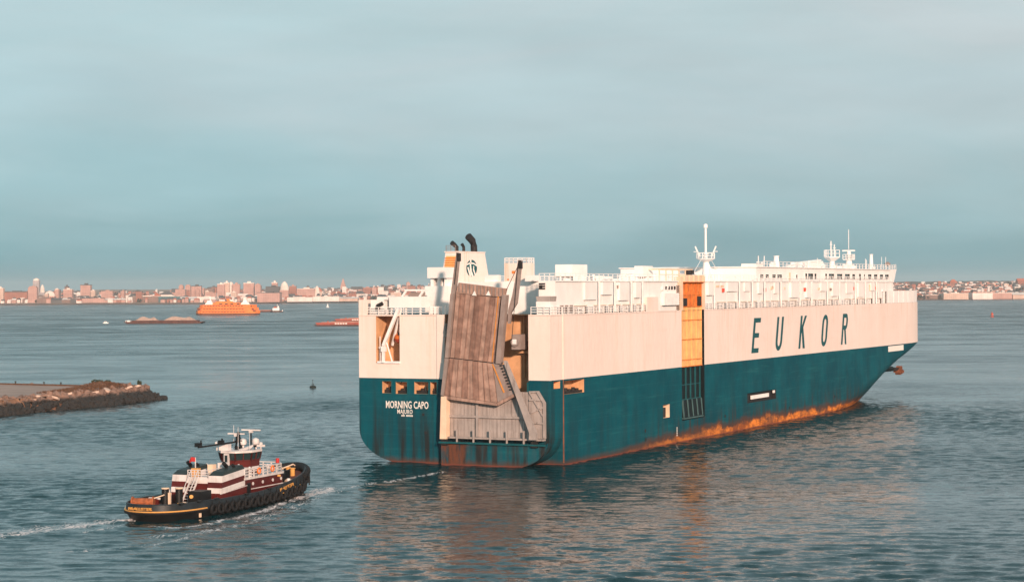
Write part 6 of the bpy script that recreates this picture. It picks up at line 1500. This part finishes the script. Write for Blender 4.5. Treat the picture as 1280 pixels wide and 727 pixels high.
def box_mesh(key, style):
    mb = MB(); x, y = .5, .5
    if style == 'flat':
        mb.box(-x, x, -y, y, 0, 1, 0); mb.box(-x * 1.02, x * 1.02, -y * 1.02, y * 1.02, 1.0, 1.04, 1); mb.box(-.15, .18, -.2, .2, 1.04, 1.13, 1)
    elif style == 'gable':
        mb.box(-x, x, -y, y, 0, .68, 0); mb.prism([(-y * 1.08, .66), (y * 1.08, .66), (0, 1.0)], 'x', -x * 1.03, x * 1.03, 1)
    elif style == 'hip':
        mb.box(-x, x, -y, y, 0, .66, 0); mb.add([(-x * 1.05, -y * 1.05, .66), (x * 1.05, -y * 1.05, .66), (x * 1.05, y * 1.05, .66), (-x * 1.05, y * 1.05, .66), (-.2, 0, 1), (.2, 0, 1)], [(0, 1, 5, 4), (1, 2, 5), (2, 3, 4, 5), (3, 0, 4), (0, 3, 2, 1)], 1)
    elif style == 'dome':
        mb.box(-x, x, -y, y, 0, .55, 0); mb.lathe([(.5, .55), (.46, .72), (.33, .88), (.15, .97), (.02, 1.0)], n=16, m=1)
    elif style == 'tower':
        mb.box(-x, x, -y, y, 0, .9, 0); mb.box(-x * .8, x * .8, -y * .8, y * .8, .9, .97, 1); mb.box(-.12, .12, -.12, .12, .97, 1.0, 1)
    elif style == 'spire':
        mb.box(-x, x, -y, y, 0, .6, 0); mb.add([(-x, -y, .6), (x, -y, .6), (x, y, .6), (-x, y, .6), (0, 0, 1)], [(0, 1, 4), (1, 2, 4), (2, 3, 4), (3, 0, 4), (3, 2, 1, 0)], 1)
    return mb
_cache = {}
def building(name, x, y, w, d, h, wall, roof, style, label, cat='building', group=None, z=None, rz=None):
    """one far building: walls and roof sized in real metres"""
    key = (style, wall, roof, round(w), round(d), round(h)); z = ground_h(x, y) - 1.0 if z is None else z
    if key not in _cache:
        mb = box_mesh(key, style); mb.v = [(a * w, b * d, c * (h + 1.0)) for a, b, c in mb.v]
        o = mb.build(name, [WALL[wall], ROOF[roof]]); _cache[key] = o.data
    else:
        o = bpy.data.objects.new(name, _cache[key]); COL.objects.link(o)
    o.location = (x, y, z); o.rotation_euler = (0, 0, rg.uniform(-.12, .12) if rz is None else rz)
    tag(o, label, cat, group); return o
SPOTS = [('far_building', -1054.8, 4060, 14.8, 12.0, 33.6, 'cream', 'pale', 'flat', 'cream block cut by the left edge of the photo'),
    ('far_building', -1026.0, 4080, 53.0, 30.0, 26.0, 'brick', 'dark', 'flat', 'long low red-brick block near the left edge'),
    ('far_tower', -984.8, 4050, 18.1, 14.5, 38.9, 'pink', 'pink', 'tower', 'square pink tower block in front of the tall grey tower'),
    ('far_tower', -1030.9, 4270, 13.0, 12.0, 55.9, 'grey', 'pale', 'tower', 'tallest slender grey tower at the far left'),
    ('far_tower', -1011.2, 4240, 10.3, 12.0, 42.0, 'grey', 'pale', 'dome', 'round-topped grey tower right of the tallest tower'),
    ('far_hall', -958.1, 4080, 23.2, 18.6, 28.9, 'pink', 'pale', 'dome', 'low pink domed hall right of the grey towers'),
    ('far_tower', -970.1, 4200, 8.5, 12.0, 34.0, 'pink', 'pale', 'tower', 'thin pink chimney-like tower right of the domed hall'),
    ('far_building', -932.7, 4140, 18.5, 14.8, 30.4, 'pink', 'pale', 'flat', 'pink block with dark penthouse behind the dark warehouses'),
    ('far_building', -940.1, 4160, 7.6, 12.0, 36.3, 'brown', 'dark', 'flat', 'small dark penthouse rising over a pink block'),
    ('far_building', -934.1, 4320, 21.9, 17.6, 40.0, 'pink', 'dark', 'flat', 'broad pink block with dark flat roof standing alone'),
    ('far_warehouse', -953.9, 4024, 27.8, 30, 14.2, 'brown', 'dark', 'flat', 'dark brown waterfront warehouse below the grey towers'),
    ('far_warehouse', -928.6, 4024, 22.9, 30, 13.7, 'dark', 'dark', 'gable', 'dark green waterfront shed right of the brown warehouse'),
    ('far_warehouse', -908.2, 4024, 18.0, 30, 13.6, 'brown', 'pale', 'gable', 'brown gabled waterfront shed with pale roof'),
    ('far_warehouse', -886.8, 4016, 21.2, 30, 12.5, 'dark', 'pink', 'flat', 'open dark waterfront shed under a pink roof'),
    ('far_warehouse', -850.8, 4012, 45.6, 30, 12.0, 'pink', 'pink', 'flat', 'long low pink waterfront warehouse left of the white block'),
    ('far_warehouse', -806.8, 4012, 42.4, 30, 12.3, 'pink', 'pale', 'gable', 'second low pink waterfront warehouse next to the white block'),
    ('far_building', -777.1, 4010, 16.3, 13.0, 18.0, 'white', 'pale', 'flat', 'square whitish block at the end of the pink warehouses'),
    ('far_shed', -741.8, 4004, 52.1, 34, 15.7, 'brown', 'pale', 'flat', 'long pier shed with brown pillars and pale roof'),
    ('far_shed', -693.9, 4000, 42.3, 34, 15.3, 'teal', 'pale', 'flat', 'pier shed with teal doors left of the ferry'),
    ('far_shed', -654.1, 3995, 35.7, 34, 14.7, 'teal', 'pale', 'gable', 'gabled pier shed with teal doors behind the ferry stern'),
    ('far_shed', -617.6, 3990, 35.7, 34, 13.9, 'white', 'pale', 'flat', 'white pier shed behind the ferry'),
    ('far_building', -701.4, 4170, 20.3, 16.3, 28.9, 'pink', 'pink', 'flat', 'low pink block under the twin pink towers'),
    ('far_tower', -708.5, 4220, 9.4, 12.0, 40.1, 'pink', 'pink', 'tower', 'left one of twin pink towers above the pier sheds'),
    ('far_tower', -693.9, 4220, 11.1, 12.0, 40.3, 'pink', 'pink', 'tower', 'right one of twin pink towers above the pier sheds'),
    ('far_building', -681.9, 4260, 20.8, 16.6, 36.0, 'pink', 'dark', 'flat', 'wide pink block right of the twin towers'),
    ('far_building', -632.1, 4280, 15.6, 12.5, 39.7, 'pink', 'pale', 'flat', 'pink stepped block, left end of the ferry skyline'),
    ('far_building', -621.3, 4290, 12.2, 12.0, 42.6, 'cream', 'pale', 'flat', 'cream block in the middle of the skyline over the ferry'),
    ('far_tower', -613.6, 4300, 9.6, 12.0, 45.3, 'white', 'pale', 'tower', 'pale tower topping the skyline over the ferry'),
    ('far_building', -600.4, 4290, 15.7, 12.5, 39.4, 'pink', 'pink', 'flat', 'pink block right of the pale tower over the ferry'),
    ('far_building', -573.9, 4300, 22.7, 18.2, 41.5, 'pink', 'pale', 'flat', 'pale pink block with dark gaps over the ferry bow'),
    ('far_tower', -552.1, 4280, 12.2, 12.0, 41.8, 'pink', 'pink', 'tower', 'pink tower left of the dark roofed hall'),
    ('far_hall', -501.2, 4140, 30.3, 24.2, 33.5, 'dark', 'dark', 'flat', 'huge dark hall rising behind the pink waterfront shed'),
    ('far_warehouse', -492.4, 4000, 45.5, 40, 21.2, 'pink', 'dark', 'flat', 'big pink waterfront shed below the dark hall'),
    ('far_building', -520.4, 4320, 12.3, 12.0, 42.5, 'pink', 'pale', 'flat', 'pink block peeping over the dark hall'),
    ('far_tower', -476.2, 4120, 18.4, 14.7, 45.1, 'pink', 'pale', 'dome', 'wide pink round-topped tower right of the dark hall'),
    ('far_building', -461.6, 4150, 14.3, 12.0, 34.2, 'brick', 'pink', 'flat', 'red-pink block right of the round-topped tower'),
    ('far_building', -440.6, 4220, 37.7, 30.0, 29.0, 'pink', 'pale', 'flat', 'long pale pink terrace behind the white sheds'),
    ('far_tower', -417.9, 4220, 11.1, 12.0, 35.7, 'white', 'pale', 'dome', 'white domed building left of the pink steeple'),
    ('far_steeple', -378.9, 4420, 10.8, 12.0, 53.4, 'pink', 'pink', 'spire', 'tall pink steeple left of the ship stern'),
    ('far_building', -319.0, 4350, 19.4, 15.6, 30.3, 'brick', 'pink', 'flat', 'red-brick block just over the ship port quarter'),
    ('far_shed', -430.1, 4010, 52.1, 40, 11.8, 'white', 'pale', 'flat', 'long white waterfront shed right of the pink shed'),
    ('far_shed', -378.1, 4020, 53.9, 40, 12.6, 'white', 'pale', 'flat', 'white waterfront shed below the white dome'),
    ('far_shed', -333.2, 4030, 37.7, 40, 11.9, 'cream', 'pale', 'gable', 'cream waterfront shed beside the ship stern'),
    ('far_warehouse', 846.2, 3770, 47.5, 35, 12.5, 'cream', 'pale', 'flat', 'pale waterfront warehouse right of the ship bow'),
    ('far_warehouse', 899.2, 3780, 38.4, 35, 13.2, 'white', 'pink', 'flat', 'long white waterfront warehouse below the dark steeple tree'),
    ('far_warehouse', 938.0, 3785, 36.9, 35, 12.7, 'pink', 'pale', 'flat', 'pinkish waterfront warehouse, second from the right edge'),
    ('far_warehouse', 976.2, 3790, 33.9, 35, 13.2, 'cream', 'pale', 'gable', 'cream gabled waterfront warehouse at the right edge'),
    ('far_church', 1050.8, 4690, 17.1, 13.7, 42.5, 'brick', 'red', 'hip', 'large red-roofed building on the right hilltop'),
    ('far_building', 1201.8, 4640, 24.5, 19.6, 43.6, 'brick', 'red', 'gable', 'orange-red roofed building on the hill at the right edge'),
    ('far_building', 809.9, 3790, 33.9, 30, 9.6, 'brown', 'pale', 'flat', 'low brown block with pale roof at the water right of the bow')]
for (name, x, y, w, d, h, wall, roof, style, label) in SPOTS:
    building(name, x, y, w, d, max(4.0, h - ground_h(x, y)), wall, roof, style, label, cat=name.split('_')[-1], rz=0.0)
# ordinary houses and blocks in rows up the slopes: alike ones share one description
rg = random.Random(21)
kinds = [('pink', 'pink', 'flat'), ('cream', 'pale', 'flat'), ('white', 'pale', 'gable'), ('pink', 'dark', 'gable'), ('brick', 'dark', 'flat'), ('cream', 'red', 'hip'), ('brown', 'dark', 'flat'), ('white', 'dark', 'hip')]
roofword = {'pink': 'pink', 'dark': 'dark', 'red': 'red', 'pale': 'pale'}
def fill(x0, x1, dys, n, side, hs, ws):
    for i in range(n):
        dy = rg.choice(dys) + rg.uniform(-25, 25); sc = (SH((x0 + x1) / 2) + dy) / 3900
        x = rg.uniform(x0, x1) * sc; y = SH(x) + dy; wall, roof, style = rg.choice(kinds); wq = rg.choice(ws); hq = rg.choice(hs)
        st = {'flat': 'flat-roofed', 'gable': 'gabled', 'hip': 'hip-roofed'}[style]; zone = 'waterfront' if dy < 150 else 'slope' if dy < 600 else 'hilltop'
        lab = 'small %s %s house with %s roof, %s of the far %s shore' % (wall, st, roofword[roof], {'waterfront': 'on the waterfront', 'slope': 'on the slope', 'hilltop': 'high at the back'}[zone], side)
        building('far_house', x, y, wq, 12, hq, wall, roof, style, lab, 'house', '%s %s houses, %s %s' % (wall, st, side, zone))
fill(-1000, -640, [60, 110, 200, 320, 480], 62, 'left', [6, 8, 10, 13, 18, 22], [7, 9, 12, 16, 24])
fill(-660, -190, [60, 120, 220, 340, 500, 700, 900], 96, 'middle', [7, 9, 11, 14, 18, 24], [7, 9, 12, 16, 22])
fill(740, 1040, [70, 110, 160, 240, 330, 430, 560, 720, 900, 1080], 105, 'right', [6, 8, 10], [9, 12, 15, 20])
# the rest of the town, too many and too small to tell apart: one mass of roofs
mass = [MB() for _ in range(3)]
for x0, x1, n in ((-1150, -640, 330), (-660, -150, 520), (700, 1120, 560)):
    for i in range(n):
        dy = rg.uniform(60, 1300) if rg.random() < .8 else rg.uniform(30, 120); sc = (SH((x0 + x1) / 2) + dy) / 3900; x = rg.uniform(x0, x1) * sc; y = SH(x) + dy
        g0 = ground_h(x, y); w = rg.uniform(4, 11); h_ = rg.uniform(4, 9); k = rg.choice((0, 0, 1, 1, 2)); b = mass[0]
        b.box(x - w / 2, x + w / 2, y - 5, y + 5, g0 - 2, g0 + h_, k); b.add([(x - w * .55, y - 5.5, g0 + h_), (x + w * .55, y - 5.5, g0 + h_), (x + w * .55, y + 5.5, g0 + h_), (x - w * .55, y + 5.5, g0 + h_), (x - w * .4, y, g0 + h_ + 3), (x + w * .4, y, g0 + h_ + 3)], [(0, 1, 5, 4), (1, 2, 5), (2, 3, 4, 5), (3, 0, 4)], rg.choice((3, 4, 4, 5)))
o = mass[0].build('distant_town', [WALL['white'], WALL['pink'], WALL['brick'], ROOF['pale'], ROOF['dark'], ROOF['red']], fix=False); tag(o, 'crowded small far-off houses and roofs covering the shore slopes', 'town', kind='stuff')
# trees between the houses
def far_tree(seed):
    e_mb = MB(); r = random.Random(seed)
    for i in range(46):
        v = Vector((r.gauss(0, 1), r.gauss(0, 1), r.gauss(0, 1))).normalized() * r.uniform(.5, 1) ** .6
        c = Vector((v.x * 5, v.y * 5, 5.2 + v.z * 3.6)); s = r.uniform(1.0, 2.0); a = Vector((r.gauss(0, 1), r.gauss(0, 1), r.gauss(0, .7))).normalized(); b = a.orthogonal().normalized(); cc = a.cross(b)
        e_mb.add([c + a * s, c + b * s, c - a * s, c - b * s, c + cc * s, c - cc * s], [(0, 1, 4), (1, 2, 4), (2, 3, 4), (3, 0, 4), (1, 0, 5), (2, 1, 5), (3, 2, 5), (0, 3, 5)])
    t_mb = MB(); t_mb.tube([(0, 0, -1), (0, 0, 2.5), (.3, 0, 5)], [.6, .45, .2], 6)
    return e_mb, t_mb
protos = []
for s in (1, 2, 3):
    a, b = far_tree(s); e = empty('tree', (0, 0, 0)); a.build('crown', M['leaf_far'], e, fix=False); b.build('trunk', M['drygrass'], e); protos.append(e)
used = [False] * 3
def put_tree(x, y, sc, side, zone, label=None):
    k = rg.randrange(3); e = protos[k] if not used[k] else copy_tree(protos[k]); used[k] = True
    e.location = (x, y, ground_h(x, y) - .5); e.scale = (sc * rg.uniform(.9, 1.3), sc, sc * rg.uniform(.8, 1.1)); e.rotation_euler = (0, 0, rg.uniform(0, 6))
    tag(e, label or 'dark green tree among the houses, %s of the far %s shore' % (zone, side), 'tree', None if label else 'far %s trees, %s' % (side, zone))
for x0, x1, side, n in ((-1000, -640, 'left', 40), (-640, -190, 'middle', 52), (740, 1040, 'right', 44)):
    for i in range(n):
        dy = rg.choice([50, 130, 260, 380, 520, 800, 1000]); sc = (SH((x0 + x1) / 2) + dy) / 3900; x = rg.uniform(x0, x1) * sc; y = SH(x) + dy + rg.uniform(-30, 30)
        put_tree(x, y, rg.uniform(.7, 1.25), side, 'low near the water' if dy < 150 else 'halfway up' if dy < 600 else 'high at the back')

# ------------------------------------------------------------------ haze over the harbour
hz = bpy.data.materials.new('harbour_haze'); hz.use_nodes = True; hn = hz.node_tree; hn.nodes.clear()
ho = hn.nodes.new('ShaderNodeOutputMaterial'); hv = hn.nodes.new('ShaderNodeVolumePrincipled')
hv.inputs['Color'].default_value = (0.93, 0.93, 0.94, 1); hv.inputs['Density'].default_value = 0.000065; hv.inputs['Anisotropy'].default_value = 0.0
hn.links.new(hv.outputs[0], ho.inputs['Volume'])
mb = MB(); mb.box(-7200, 7200, -600, 9600, -2.5, 75); o = mb.build('haze', hz); tag(o, 'thin pale haze over the whole harbour', 'haze', kind='stuff')
